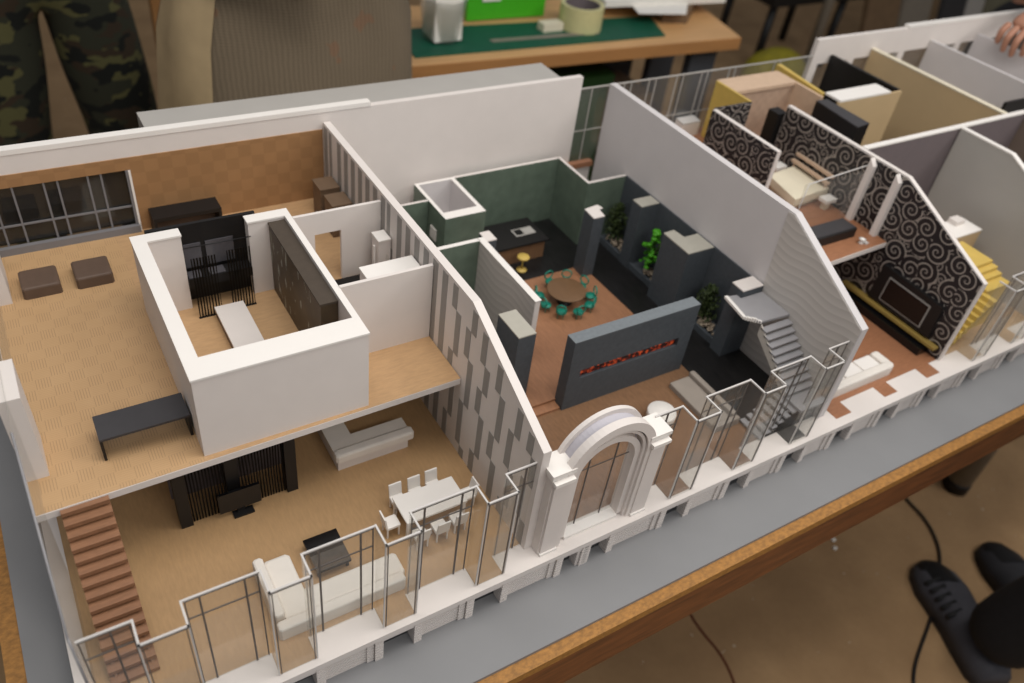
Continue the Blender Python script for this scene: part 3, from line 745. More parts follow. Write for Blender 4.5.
for i, ((x, y), rz, lab) in enumerate(spots):
    if i == 0: c0.location = (x * K, y * K, F * K); c0['label'] = lab
    else: copy_thing(c0, (x, y, F), rz, lab)
t = thing('corner_sofa', 'large white L-shaped corner sofa inside the left house', 'sofa', (32, 16, F))
B().bbox(25.6, 13.4, F, 28.8, 21.9, 5.5, .35).build('seat', sofa_m, t)
B().bbox(24.5, 13.7, F, 25.7, 21.9, 6.6, .25).build('backrest', sofa_m, t)
B().bbox(25.6, 13.5, F, 40.1, 16.6, 5.4, .3).build('seat', sofa_m, t)
B().bbox(24.5, 12.2, F, 39.6, 13.5, 6.0, .25).build('backrest', sofa_m, t)
t = thing('coffee_table', 'square black coffee table behind the white sofa', 'table', (32.9, 20.1, F))
B().box(30.8, 17.7, 5.15, 35.0, 22.6, 5.6).build('top', blackgloss, t)
B().box(30.8, 17.65, 5.6, 35.0, 20.0, 5.64).build('stone_inlay', plain('speckled_stone', (74, 70, 66), .5, .4, 220), t)
for x in (31, 34.5):
    for y in (18, 22): B().box(x, y, F, x + .3, y + .3, 5.15).build('leg', black, t)

# ---------------------------------------------------------------- the white arch
cx, cy_, = 64.6, 0
def arch_ring(b, y0, y1, R0, R1, cz, foot, mi=0, n=28, ang=(0, PI)):
    pts_o = [(cx + R1 * math.cos(a), cz + R1 * math.sin(a)) for a in [ang[0] + (ang[1] - ang[0]) * i / n for i in range(n + 1)]]
    pts_i = [(cx + R0 * math.cos(a), foot_c + R0 * math.sin(a)) for a in [ang[0] + (ang[1] - ang[0]) * i / n for i in range(n + 1)] for foot_c in (cz,)]
    if foot is not None:
        pts_o = [(cx + R1, foot)] + pts_o + [(cx - R1, foot)]; pts_i = [(cx + R0, foot)] + pts_i + [(cx - R0, foot)]
    N = len(pts_o)
    vs = [(x, y0, z) for x, z in pts_o] + [(x, y0, z) for x, z in pts_i] + [(x, y1, z) for x, z in pts_o] + [(x, y1, z) for x, z in pts_i]
    fs = []
    for i in range(N - 1):
        o0, o1, i0, i1 = i, i + 1, N + i, N + i + 1
        fs.append((o0, o1, i1, i0)); fs.append((2 * N + o1, 2 * N + o0, 2 * N + i0, 2 * N + i1))
        fs.append((o1, o0, 2 * N + o0, 2 * N + o1)); fs.append((i0, i1, 2 * N + i1, 2 * N + i0))
    for j in (0, N - 1): fs.append((j, N + j, 3 * N + j, 2 * N + j))
    b.add(vs, fs, mi)
    return b
t = thing('arched_portal', 'white classical arched portal with piers and cornices at the model front', 'arch', (64.6, 10.4, F))
# stepped rings, front to back
arch_ring(B(), 9.1, 10.2, 5.35, 6.55, 17.1, F).build('outer_ring', white, t)
arch_ring(B(), 9.45, 10.8, 4.95, 5.35, 16.8, F).build('middle_ring', white, t)
arch_ring(B(), 9.8, 11.2, 4.2, 5.05, 15.8, F + .4).build('inner_ring', white, t)
arch_ring(B(), 11.7, 12.3, 5.4, 6.55, 17.1, F).build('rear_ring', white, t)
arch_ring(B(), 10.2, 11.7, 5.4, 5.9, 17.1, 12).build('arch_soffit', lavender, t)
B().box(60.4, 9.6, F, 68.8, 11.2, 4.45).build('sill', whitebright, t)
for sx in (-1, 1):
    xc = cx + sx * 7.15
    b = B(); b.box(xc - 1.35, 9.3, F, xc + 1.35, 12.2, 18.0); b.build('pier', white, t)
    b = B(); b.box(xc - 1.15, 8.95, F + .4, xc + 1.15, 9.3, 17.2); b.build('pilaster', white, t)
    B().box(xc - 1.25, 8.75, F, xc + 1.25, 9.35, F + .4).build('pier_base', whitebright, t)
    b = B(); b.box(xc - 1.25, 8.7, 17.2, xc + 1.25, 9.4, 17.6); b.box(xc - 1.4, 8.5, 17.6, xc + 1.4, 9.4, 18.1); b.build('impost', whitebright, t)
    b = B(); b.box(xc - 1.5, 9.2, 18.0, xc + 1.5, 12.3, 18.6); b.box(xc - 1.65, 9.0, 18.6, xc + 1.65, 12.4, 19.2); b.build('cornice_cap', whitebright, t)
n = 20
pts = [(cx + 4.3 * math.cos(PI * i / n), 15.8 + 4.3 * math.sin(PI * i / n)) for i in range(n + 1)] + [(cx - 4.3, 4.7), (cx + 4.3, 4.7)]
vs = [(x, 10.85, z) for x, z in pts] + [(x, 10.95, z) for x, z in pts]; N = len(pts)
B().add(vs, [list(range(N)), [2 * N - 1 - i for i in range(N)]] + [((i + 1) % N, i, N + i, N + (i + 1) % N) for i in range(N)]).build('arch_pane', acryl, t)
b = B(); 
for x in (62.6, 66.6): bar(b, x, 10.8, 4.8, x, 10.8, 19.2, .07)
bar(b, 60.4, 10.8, 15.6, 68.8, 10.8, 15.6, .05); b.build('mullions', darkbar, t)

# ---------------------------------------------------------------- MIDDLE HOUSE
GT = S
single('green_wall', B().box(78.0, 75.3, F, 100.4, 75.9, GT - .05, faces={'+z': 1}), [green, white], 'long mottled green back wall of the middle house', 'model wall')
single('green_wall', B().box(100.3, 65.5, F, 100.9, 75.9, GT - .05, faces={'+z': 1}), [green, white], 'green side wall returning forward from the long green wall', 'model wall')
single('green_wall', B().box(100.9, 65.5, F, 109.1, 66.1, GT - .05, faces={'+z': 1}), [green, white], 'short green wall behind the first planter', 'model wall')
t = thing('green_core_box', 'hollow white box with green outer faces in the back corner of the middle house', 'model room', (74.2, 69.7, F))
b = B(); fc = {'-y': 1, '-x': 1, '+z': 2}
b.box(70.4, 63.8, F, 78.0, 65.7, GT, faces={'-y': 1, '-x': 1, '+z': 2, '+x': 1}); b.box(70.4, 65.7, F, 71.0, 75.7, GT, faces={'-x': 1, '+z': 2}); b.box(77.3, 65.7, F, 78.0, 75.7, GT, faces={'+x': 1, '+z': 2})
b.box(71.0, 75.1, F, 77.3, 75.7, GT, faces={'+z': 2}); b.box(71.0, 65.7, 10, 77.3, 75.1, 10.3)
b.build('walls', [white2, green, whitebright], t)
B().box(70.2, 66.6, 11.2, 70.38, 68.6, 13.4).build('white_plate', white, t)
single('green_cross_wall', B().box(56.2, 69.9, F, 70.3, 70.4, GT, faces={'-y': 1}), [white, green], 'green-faced cross wall left of the hollow core box', 'model wall')
single('green_cross_wall', B().box(56.2, 56.3, F, 72.7, 57.1, GT, faces={'-y': 1, '+z': 2}), [white, green, whitebright], 'green-faced cross wall nearer the front, meeting the wavy partition', 'model wall')
t = thing('wavy_partition', 'white partition with wavy relief in the middle house', 'model wall', (73.2, 48, F))
B().box(72.75, 39.5, F, 73.6, 57.1, GT - .1).build('wall_panel', white, t); B().box(72.65, 39.5, F, 72.75, 56.3, GT - .1).build('wave_relief', wave_w, t)
B().box(72.6, 39.4, GT - .1, 73.7, 57.1, GT).build('top_edge', whitebright, t)
def column(name, pts, label, cat='column', top=S, z0=F, group=None, tm=slate_top):
    t = thing(name, label, cat, (sum(p[0] for p in pts) / len(pts), sum(p[1] for p in pts) / len(pts), z0), group)
    B().poly_z(pts, z0, top - .2).build('shaft', slate, t); B().poly_z(pts, top - .2, top).build('pale_top', tm, t)
def rect(x0, y0, x1, y1): return [(x0, y0), (x1, y0), (x1, y1), (x0, y1)]
column('dark_column', rect(73.7, 55.8, 75.5, 58.4), 'small dark column with white top at the end of the wavy partition', tm=white)
column('dark_column', rect(66.1, 33.3, 69.0, 39.0), 'wide dark column with grey top beside the striped wall')
column('dark_column', [(94.4, 55.3), (96.7, 55.3), (97.0, 57.4), (97.9, 57.6), (97.6, 58.8), (94.6, 58.4)], 'slim dark free-standing column behind the round table', tm=white)
column('dark_column', rect(104.9, 55.4, 108.9, 58.0), 'rectangular dark column between the first two planters')
column('dark_column', [(103.3, 40.6), (108.9, 40.6), (108.9, 44.9), (105.9, 44.9), (105.6, 47.3), (103.3, 47.2)], 'L-shaped dark column between the second and third planters')
column('dark_column', rect(104.5, 28.8, 108.9, 31.4), 'dark column with white top at the head of the grey stairs', tm=white, top=17.6)
single('dark_lining_wall', B().box(108.9, 28.9, F, 109.15, 65.5, GT), slate, 'low dark grey lining wall along the foot of the tall white wall', 'model wall')
def planter(y0, y1, lab, li, leaf, ph, px_, py_):
    t = thing('planter', 'long dark grey planter trough ' + lab, 'planter', (107, (y0 + y1) / 2, F))
    b = B(); b.box(105.1, y0, F, 105.5, y1, 5.2); b.box(105.5, y0, F, 108.9, y1, 4.9); b.build('trough', slate, t)
    b = B(); random.seed(li)
    for i in range(70):
        r = random.uniform(.2, .42); b.ball((random.uniform(105.8, 107.6), random.gauss(py_ - 1.2, 1.1), 5.0 + random.random() * 1.0), r, seg=6, rings=4, sq=(1, 1, .8))
    tag(b.build('pebble_heap', pebble), 'heap of pale pebbles in the planter ' + lab, 'pebbles', kind='stuff')
    st = B(); lf = B()
    for i in range(9):
        a = random.uniform(0, 2 * PI); rr = random.uniform(.2, 1.3)
        top = (px_ + rr * math.cos(a), py_ + rr * math.sin(a) * 1.3, 5 + ph * random.uniform(.6, 1))
        st.tube((px_, py_, 5.0), top, .09, seg=5)
    for i in range(420 if leaf is leafd else 60):
        a = random.uniform(0, 2 * PI); hh = random.uniform(.18, 1.0); rr = random.uniform(0, 2.0) * math.sin(PI * min(1, hh * .9 + .1)) ** .5
        c = Vector((px_ + rr * math.cos(a), py_ + 1.2 * rr * math.sin(a), 5 + ph * hh))
        s_ = random.uniform(.28, .5) if leaf is leafd else random.uniform(.4, .75)
        if leaf is leafb: lf.ball(c, s_, seg=6, rings=4, sq=(1, 1, .6))
        else:
            n_ = Vector((random.gauss(0, 1), random.gauss(0, 1), random.gauss(.5, 1))).normalized(); u = n_.orthogonal().normalized(); v = n_.cross(u)
            lf.add([c + u * s_, c + v * s_ * .6 + n_ * .05, c - u * s_, c - v * s_ * .6 + n_ * .05, c + n_ * .12, c - n_ * .05], [(0, 1, 4), (1, 2, 4), (2, 3, 4), (3, 0, 4), (1, 0, 5), (2, 1, 5), (3, 2, 5), (0, 3, 5)])
    p = thing('planter_shrub', ('bright green leafy plant ' if leaf is leafb else 'dark olive bushy plant ') + 'in the planter ' + lab, 'plant', (px_, py_, 5.0))
    st.build('stems', leafd, p); lf.build('foliage', leaf, p)
planter(58.0, 65.5, 'against the short green wall', 5, leafd, 8.5, 106.5, 62.6)
planter(47.4, 55.4, 'between rectangular and L-shaped columns', 6, leafb, 9.0, 106.4, 51.8)
planter(31.4, 40.6, 'between the L-shaped column and the stairs', 8, leafd, 7.5, 106.8, 36.6)
# fireplace
t = thing('fireplace_wall', 'free-standing dark slate wall with a long glowing fire slot', 'fireplace', (84.5, 30.2, F))
b = B(); x0, x1, y0, y1 = 72.9, 96.1, 29.2, 31.2; sx0, sx1, z0_, z1_ = 75.0, 93.6, 9.8, 11.4
b.box(x0, y0, F, x1, y1, z0_); b.box(x0, y0, z1_, x1, y1, GT - .12); b.box(x0, y0, z0_, sx0, y1, z1_); b.box(sx1, y0, z0_, x1, y1, z1_); b.box(sx0, y1 - .3, z0_, sx1, y1, z1_)
b.build('slate_body', slate, t)
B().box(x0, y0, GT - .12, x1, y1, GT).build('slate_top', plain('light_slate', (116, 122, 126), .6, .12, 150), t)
B().box(sx0, y0 + .5, z0_, sx1, y1 - .3, z1_ - .3).build('embers', embers, t)
# kitchen island and stool
t = thing('kitchen_island', 'black-topped kitchen island with brown wood front', 'kitchen island', (86, 68, F))
b = B(); b.box(79, 64.6, F, 92, 71.5, 7.6, faces={'-y': 1}); b.build('cabinet', [black, mid_wood], t); B().box(78.6, 64.2, 7.6, 92.6, 72, 7.95).build('worktop', black, t)
b = B(); b.box(87.2, 66.9, 7.95, 91.4, 69.1, 8.02); b.box(89.2, 67.1, 8.02, 91.2, 68.9, 8.1); b.build('hob', greycard, t); B().box(87.5, 67.2, 8.02, 89.0, 68.8, 8.08).build('sink_basin', black, t)
t = thing('bar_stool', 'round cream and gold stool before the kitchen island', 'stool', (86.0, 62.3, F))
B().rev(86.0, 62.3, [(.95, F), (.95, 4.15), (.2, 4.35)]).build('base', gold, t); B().rev(86.0, 62.3, [(.16, 4.3), (.16, 6.4)], 10).build('stem', gold, t); B().rev(86.0, 62.3, [(.4, 6.4), (1.1, 6.6), (1.15, 6.9), (1.0, 7.05)]).build('seat', gold, t)
# round table and chairs
t = thing('round_table', 'round dark brown dining table ringed by green chairs', 'table', (87.3, 50.4, 4.9))
B().rev(87.3, 50.4, [(3.25, 7.35), (3.4, 7.45), (3.4, 7.6), (3.3, 7.65)], 36).build('tabletop', darkwood, t)
B().rev(87.3, 50.4, [(1.3, 4.9), (1.3, 5.05), (.5, 5.3), (.4, 7.35)], 16).build('pedestal', black, t)
t = thing('green_chair', '', 'chair', (0, 0, 4.9), 'green chairs around the round table')
B().rev(0, 0, [(.7, 5.9), (.95, 6.1), (.85, 6.35)], 14).build('seat', teal, t)
b = B(); b.path([(.85 * math.cos(a), .55 + .18, 7.15 + .8 * math.sin(a)) for a in [2 * PI * i / 14 for i in range(14)]], .13, seg=6, closed=True); b.tube((-.35, .5, 6.2), (-.35, .62, 6.6), .08, seg=6); b.tube((.35, .5, 6.2), (.35, .62, 6.6), .08, seg=6); b.build('ring_back', teal, t)
for (x, y) in ((-.4, -.4), (.4, -.4), (-.4, .4), (.4, .4)): B().tube((x * .8, y * .8, 6.05), (x * 1.3, y * 1.3, 4.9), .06, seg=5).build('leg', teal, t)
cl = ['at the back right of the round table', 'farthest back at the round table, towards the slim column', 'at the back of the round table, towards the kitchen', 'at the back left of the round table', 'at the left of the round table, beside the wavy partition', 'at the front left of the round table', 'at the front of the round table, facing the fireplace wall', 'at the front right of the round table', 'at the right of the round table']
angs = [18, 55, 92, 155, 190, 228, 266, 306, 340]
for i, (a, l) in enumerate(zip(angs, cl)):
    a = math.radians(a); p = (87.3 + 4.5 * math.cos(a), 50.4 + 4.5 * math.sin(a), 4.9)
    if i == 0: t.location = Vector(p) * K; t.rotation_euler = (0, 0, a - PI / 2); t['label'] = 'small green chair ' + l
    else: copy_thing(t, p, a - PI / 2, 'small green chair ' + l)
# front sofa, drum table
t = thing('grey_sofa', 'grey beige sofa along the edge of the black floor', 'sofa', (94, 21, F))
B().bbox(91.6, 16.5, F, 95.6, 26.6, 4.9, .2).build('seat', sofag, t); B().bbox(95.6, 16.5, F, 96.6, 26.8, 5.6, .2).build('backrest', sofag, t); B().bbox(91.6, 15.6, F, 96.6, 16.5, 5.3, .2).build('armrest', sofag, t)
single('drum_table', B().rev(85.5, 21.3, [(2.15, F), (2.2, 5.9), (2.1, 6.05)], 32), whitebright, 'round white drum table behind the arch', 'table')
# stairs
t = thing('grey_staircase', 'grey staircase with landing and turned lower flight by the white wave wall', 'staircase', (105, 20, F))
B().poly_z([(102.4, 30.0), (101.5, 24.9), (103.2, 23.0), (109.0, 22.6), (109.0, 28.75), (104.4, 28.75), (104.4, 29.7)], 15.9, 16.3).build('landing', greystair, t)
b = B(); random.seed(3)
for i in range(7): b.box(101.5 + i * .28, 24.5 - i * .26, 15.9, 101.72 + i * .28, 25.0 - i * .26, 16.35 + random.random() * .3)
b.poly_z([(102.2, 30.2), (101.3, 24.9), (101.8, 24.8), (102.8, 30.1)], 15.95, 16.36); b.build('ragged_white_edge', whitebright, t)
b0 = None
for i in range(9):
    z = 15.4 - .8 * i; y1 = 22.6 - .95 * i
    B().box(103.2, y1 - 1.15, z - .25, 109.0, y1, z).build('tread', greystair, t)
b = B(); b.poly_x([(22.8, 15.9), (22.8, 13.9), (14.8, 8.0), (14.2, 8.6)], 103.2, 103.4); b.build('stair_stringer', plain('stair_side', (186, 180, 172), .6, .05), t)
B().box(103.2, 10.8, 7.9, 109.0, 14.9, 8.3).build('lower_landing', greystair, t)
for i in range(6):
    z = 7.7 - .62 * i; x1 = 103.4 - 1.12 * i
    B().box(x1 - 1.0, 11.5, z - .25, x1, 15.8, z).build('tread', greystair, t)
b = B()
for y in (12.3, 13.5, 14.7):
    vs = [(103.4, y, 7.9), (103.4, y, 7.0), (96.9, y, F), (98.0, y, F + .4)]
    b.add([(x, yy, z) for yy in (y, y + .25) for x, _, z in vs], [(3, 2, 1, 0), (4, 5, 6, 7), (0, 1, 5, 4), (1, 2, 6, 5), (2, 3, 7, 6), (3, 0, 4, 7)])
b.build('stringer', greystair, t)

# ---------------------------------------------------------------- SCROLL HOUSE
t = thing('bedroom_slab', 'orange wood upper floor slab in the scroll-papered house', 'model floor', (126, 53, SB))
B().poly_z([(110.5, 29.0), (140.6, 30.0), (140.6, 61.5), (152, 61.5), (152, 77), (110.5, 77)], SB, S - .06).build('slab', white, t)
B().poly_z([(110.5, 29.1), (140.6, 30.1), (140.6, 61.5), (152, 61.5), (152, 77), (110.5, 77)], S - .06, S).build('wood_floor', orange_wood, t)
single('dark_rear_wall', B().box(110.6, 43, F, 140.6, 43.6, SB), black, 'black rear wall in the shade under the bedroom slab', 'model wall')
t = thing('scroll_partition', 'short scroll-papered partition with white end left of the bed', 'model wall', (125.2, 55, S))
B().box(124.85, 46.8, S, 125.7, 63.7, 29.0).build('wall_panel', white, t)
B().box(124.6, 47.0, S, 124.85, 63.7, 28.9).build('scroll_wallpaper', scroll, t)
t = thing('scroll_return_wall', 'short scroll-papered wall with gold inner face behind the short partition', 'model wall', (131, 66, S))
B().box(125.75, 63.9, S, 135.0, 64.4, 28.95).build('scroll_face', scroll, t)
B().box(134.8, 64.4, S, 135.3, 74.0, 29.0).build('gold_face', gold, t)
t = thing('bathroom_box', 'pink brick bathroom box beyond the scroll partition', 'model room', (143, 71, S))
b = B(); b.box(135.5, 69.0, S, 151.8, 69.6, 28.3, faces={'-y': 1}); b.box(151.8, 61.7, S, 152.5, 74.4, 28.9, faces={'-x': 0}); b.build('walls', [brick_m, brickwall], t)
B().box(135.35, 68.7, 28.3, 151.8, 74.4, 29.0).build('roof_panel', brick_m, t)
t = thing('black_column', 'square black column in front of the pink brick bathroom', 'column', (143.5, 62.8, S))
B().box(139.8, 60.8, S, 142.3, 63.5, 27.3).build('shaft', black, t)
t = thing('double_bed', 'white double bed on the upper floor against the scroll wall', 'bed', (138, 50, S))
B().poly_z([(130.4, 43.9), (140.3, 44.8), (140.5, 53.6), (132.2, 52.6)], 18.6, 20.1).build('mattress', cream, t); B().poly_z([(131.4, 44.9), (140.1, 45.6), (140.2, 52.8), (132.8, 51.8)], S, 18.6).build('base', cream, t)
t = thing('headboard_shelf', 'double wooden slat headboard shelf behind the white bed', 'headboard', (141, 50, S))
for dx, z in ((1.1, 21.4), (1.8, 22.6)):
    B().poly_z([(137.9 + dx, 44.6), (138.6 + dx, 44.6), (138.6 + dx + .4, 54.2), (137.9 + dx + .4, 54.2)], z - .5, z).build('slat', brick_m, t)
B().box(139.4, 45, 20.1, 139.7, 45.4, 21.4).build('support', brick_m, t); B().box(139.6, 53.4, 20.1, 139.9, 53.6, 21.4).build('support', brick_m, t)
t = thing('bedside_cube', 'small white bedside cube at the near side of the bed', 'nightstand', (137.6, 43.6, S), 'bedside cubes')
B().bbox(136.8, 41.8, 18.9, 139.6, 43.8, 19.6, .1).build('top', whitebright, t); B().box(137.6, 42.4, S, 138.8, 43.4, 18.9).build('base', cream, t)
copy_thing(t, (137.6, 56.4, S), 0, 'small white bedside cube at the far side of the bed', 'bedside cubes')
t = thing('black_dresser', 'long low black dresser near the edge of the bedroom floor', 'dresser', (130, 36.5, S))
B().bbox(121.5, 33.6, S, 136.0, 37.2, 19.1, .15).build('body', black, t); B().box(121.8, 33.9, 19.1, 135.8, 37.0, 19.2).build('top', charcoal, t)
t = thing('tiny_lamp', 'tiny white and silver lamp on the corner of the bedroom slab', 'lamp', (135.5, 31.6, S))
B().rev(135.4, 31.6, [(.5, S), (.4, S + .3), (.1, S + .6), (.7, S + .9), (.2, S + 1.1)], 10).build('shade', whitebright, t); B().box(135.8, 30.9, S, 136.6, 31.5, S + .3).build('base', steel, t)
t = thing('glass_balustrade', 'clear glass balustrade with thin rail beside the bed', 'balustrade', (131, 40.5, S))
B().box(124.6, 39.0, S, 139.5, 39.1, 26.9).build('pane', acryl, t)
b = B(); b.path([(139.5, 38.9, 28.0), (125.2, 38.9, 27.0), (124.8, 38.9, S)], .12, seg=6); b.build('rail', steel, t)
t = thing('rear_kitchen_cube', 'glossy white and silver cube on the floor behind the tall white wall', 'cabinet', (136, 79, S))
B().poly_z([(129.6, 74.6), (134.2, 74.6), (134.6, 77.3), (129.9, 77.3)], S, 20.0).build('body', whitebright, t)
B().poly_z([(129.6, 74.6), (134.2, 74.6), (134.6, 77.3), (129.9, 77.3)], 20.0, 20.3).build('top', steel, t)
t = thing('white_sofa', 'small white sofa on the orange floor below the scroll wall', 'sofa', (122.5, 15.6, F))
B().bbox(114.6, 14.6, F, 128.8, 17.6, 5.2, .25).build('seat', sofa_m, t)
B().bbox(113.8, 13.2, F, 129.3, 14.7, 6.0, .3).build('backrest', sofa_m, t)
B().bbox(128.0, 13.4, F, 129.8, 17.4, 5.9, .3).build('armrest', sofa_m, t)
for i in range(3): B().bbox(115.2 + 4.3 * i, 14.7, 5.2, 119.2 + 4.3 * i, 17.4, 5.55, .15).build('cushion', whitebright, t)
t = thing('media_wall', 'black framed media wall with gold shelf mounted on the scroll wall', 'media unit', (140, 23, F))
sh2 = None
B().poly_x([(15.2, 6.9), (28.6, 6.9), (28.2, 13.8), (15.4, 13.3)], 139.9, 140.6, shear=sh2).build('black_surround', black, t)
B().poly_x([(17.3, 7.6), (26.3, 7.6), (26.2, 12.5), (17.3, 12.3)], 139.82, 139.9, shear=sh2).build('silver_frame', stripe_m, t)
B().poly_x([(17.55, 7.85), (26.05, 7.85), (25.95, 12.25), (17.55, 12.05)], 139.75, 139.82, shear=sh2).build('screen', blackgloss, t)
B().poly_x([(13.0, 5.9), (34.0, 5.9), (34.0, 6.4), (13.0, 6.4)], 139.2, 140.55, shear=sh2).build('gold_shelf', plain('dull_gold', (150, 126, 66), .5, .1), t)
B().poly_x([(14.5, F), (34.0, F), (34.0, 5.4), (14.5, 5.4)], 138.0, 140.5, shear=sh2).build('black_cabinet', blackgloss, t)

# ---------------------------------------------------------------- RIGHT HOUSES
single('cross_wall', B().box(141.8, 41.8, F, 191.7, 42.7, 29.1), taupe, 'long taupe cross wall behind the grey gabled wall', 'model wall')
single('white_strip', B().box(141.8, 41.7, 29.1, 191.8, 42.8, 29.4), whitebright, 'white strip along the top of the long taupe cross wall', 'strip')
t = thing('grey_gable_wall', 'light grey dividing wall with sloping white top at the right', 'model wall', (170, 25, F))
B().poly_x(profile(41.6, T=29.1, bend=30.6, ye=11.6, Te=20.3), 169.3, 170.2).build('wall_panel', greycard, t)
b = B(); b.box(169.2, 30.6, 29.1, 170.3, 41.6, 29.4); b.poly_x([(30.6, 29.1), (30.6, 29.4), (11.5, 20.6), (11.5, 20.3)], 169.2, 170.3); b.build('top_edge', whitebright, t)
single('brown_room_wall', B().box(191.8, 20, F, 192.6, 42.8, 29.3), brownt, 'brown grey room wall at the right edge of the model', 'model wall')
t = thing('beige_dividing_wall', 'tall beige dividing wall with cream top edge in the rear right', 'model wall', (185.5, 58, F))
B().box(185.2, 42.9, F, 186.3, 77.2, 29.2).build('wall_panel', beige, t); B().box(185.1, 42.9, 29.2, 186.4, 77.2, 29.45).build('top_edge', cream, t)
t = thing('beige_closet_walls', 'beige closet wall with white shelf and black inner face', 'model wall', (161, 63, F))
B().box(152.7, 58.0, F, 172.0, 58.5, 29.2).build('wall_panel', beige, t)
B().box(171.2, 58.5, F, 172.0, 77.0, 29.4).build('black_wall', black, t)
B().box(153.0, 58.0, 29.2, 168.3, 62.0, 29.6).build('white_shelf', whitebright, t)
t = thing('black_wall_block', 'thick black wall block with dark grey top near the beige closet', 'model wall', (149.5, 54, F))
B().poly_z([(147.3, 48.6), (151.2, 49.1), (151.2, 59.8), (148.4, 60.0)], F, 29.2).build('body', black, t); B().poly_z([(147.3, 48.6), (151.2, 49.1), (151.2, 59.8), (148.4, 60.0)], 29.2, 29.4).build('top', charcoal, t)
single('bathroom_screen_wall', B().poly_z([(152.6, 62.2), (153.3, 62.2), (155.2, 76.5), (154.0, 76.5)], F, 29.3), [gold], 'gold edged wall running behind the pink bathroom box', 'model wall')
single('far_white_wall', B().box(206.6, 46.2, F, 207.6, 77.2, 29.4), white2, 'white dividing wall beyond the beige wall at the right', 'model wall')
single('far_white_wall', B().box(225.1, 42, F, 226.1, 77.2, 29.4), white2, 'farthest white dividing wall under the reaching hand', 'model wall')
single('far_black_wall', B().box(191.0, 46.2, F, 206.5, 46.8, 29.4), black, 'black cross wall at the right image edge', 'model wall')
# gold stair room
t = thing('gold_staircase', 'shiny gold staircase with landing in the right house', 'staircase', (154, 20, F))
b = B(); b.box(152.0, 19.6, F, 158.6, 26.2, 15.6); b.build('top_landing', gold, t)
for i, (x0, y0, z) in enumerate(((152.4, 18.5, 14.8), (152.6, 17.4, 14.0), (152.8, 15.4, 13.2))): B().box(x0, y0, F, 159.2 + i * .3, y0 + 2.4, z).build('tread', gold, t)
for i in range(10):
    z = 12.6 - i * .85; B().box(152.9 - i * .95 - 1, 13.2, max(F, z - 1.6), 152.9 - i * .95 + .2, 17.6, z).build('tread', gold, t)
t = thing('beige_counter_box', 'beige box with white top behind the gold staircase', 'cabinet', (161, 29, F))
B().box(156.5, 26.8, F, 165.1, 31.5, 16.0).build('body', beige, t); B().box(156.5, 26.8, 16.0, 165.1, 31.5, 16.3).build('top', whitebright, t); B().box(160.5, 29.5, 16.3, 163, 31.4, 17.2).build('white_block', white, t)

# ---------------------------------------------------------------- WORKSHOP BACKGROUND
BZ = 3.0
t = thing('workbench', 'light wood workbench with thick front edge standing behind the model', 'workbench', (165, 178, -75))
B().poly_z([(60, 155), (112, 151.5), (219, 145.5), (229, 186), (60, 198)], -.6, BZ).build('tabletop', [bench_edge], t)
B().poly_z([(60.2, 155.3), (112, 151.8), (218.8, 145.8), (228.6, 185.7), (60.2, 197.7)], BZ, BZ + .1).build('laminate_top', bench_wood, t)
for (x, y) in ((206, 152), (215, 180), (66, 160), (66, 190)):
    B().box(x, y, -75, x + 11, y + 3, -.6).build('leg', tealmetal, t)
B().box(118, 186, -58, 212, 187.5, -4).build('back_panel', darkmetal, t)
single('cutting_mat', B().poly_z([(110, 156.5), (193, 152.5), (199, 168), (112, 176)], BZ + .1, BZ + .5), matgreen, 'dark green cutting mat lying on the workbench', 'mat')
t = thing('green_crate', 'bright green plastic crate on the cutting mat', 'crate', (150, 184, BZ + .5))
b = B(); b.poly_z([(136.5, 177), (163, 176), (170, 192), (140, 196)], BZ + .5, 16); b.build('body', greenplastic, t)
B().poly_z([(135.5, 176), (164, 175), (171, 193), (139, 197)], 16, 17.5).build('rim', greenplastic, t); B().poly_z([(141, 176.2), (147, 176.0), (147, 176.4), (141, 176.6)], 9, 11).build('pale_label', paper, t)
t = thing('plastic_cup', 'cloudy plastic tub holding folded white paper at the left of the bench', 'tub', (125, 168, BZ + .5))
B().rev(123.0, 167, [(5.2, BZ + .5), (6.6, 15), (6.9, 15.2), (6.4, 15.2), (5.0, BZ + 1)], 28).build('tub_body', cupglass, t)
B().poly_x([(162.5, BZ + 1.2), (170, BZ + 2), (171.5, 14.5), (163, 17.5)], 118.6, 127).build('folded_paper', paper, t)
t = thing('tape_roll', 'wide roll of cream tape standing flat on the cutting mat', 'tape', (169, 165, BZ + .5))
def rollb(cx_, cy2, r0, r1, z0, z1, mat, par, nm):
    prof = [(r1, z0), (r1, z1), (r0, z1), (r0, z0), (r1, z0)]
    b = B(); seg = 36; vs = []
    for r, z in prof[:4]:
        for i in range(seg): vs.append((cx_ + r * math.cos(2 * PI * i / seg), cy2 + r * math.sin(2 * PI * i / seg), z))
    fs = [(k * seg + i, k * seg + (i + 1) % seg, ((k + 1) % 4) * seg + (i + 1) % seg, ((k + 1) % 4) * seg + i) for k in range(4) for i in range(seg)]
    b.add(vs, fs, 0, False); return b.build(nm, mat, par)
rollb(169, 165, 5.4, 6.6, BZ + .5, 10.5, tapem, t, 'tape_layers'); rollb(169, 165, 5.0, 5.4, BZ + .4, 10.4, taupe, t, 'core')
single('white_tape_piece', B().box(155, 163.5, BZ + .5, 162, 167, BZ + 2.8), cream, 'small pale block between the green crate and the tape roll', 'block')
single('steel_ruler', B().poly_z([(136, 160.5), (172, 158.5), (172, 160.3), (136, 162.3)], BZ + .5, BZ + .7), greymetal, 'thin steel ruler lying on the cutting mat', 'ruler')
t = thing('paper_stack', 'stack of white card sheets overhanging the right end of the workbench', 'paper', (205, 172, BZ))
random.seed(5)
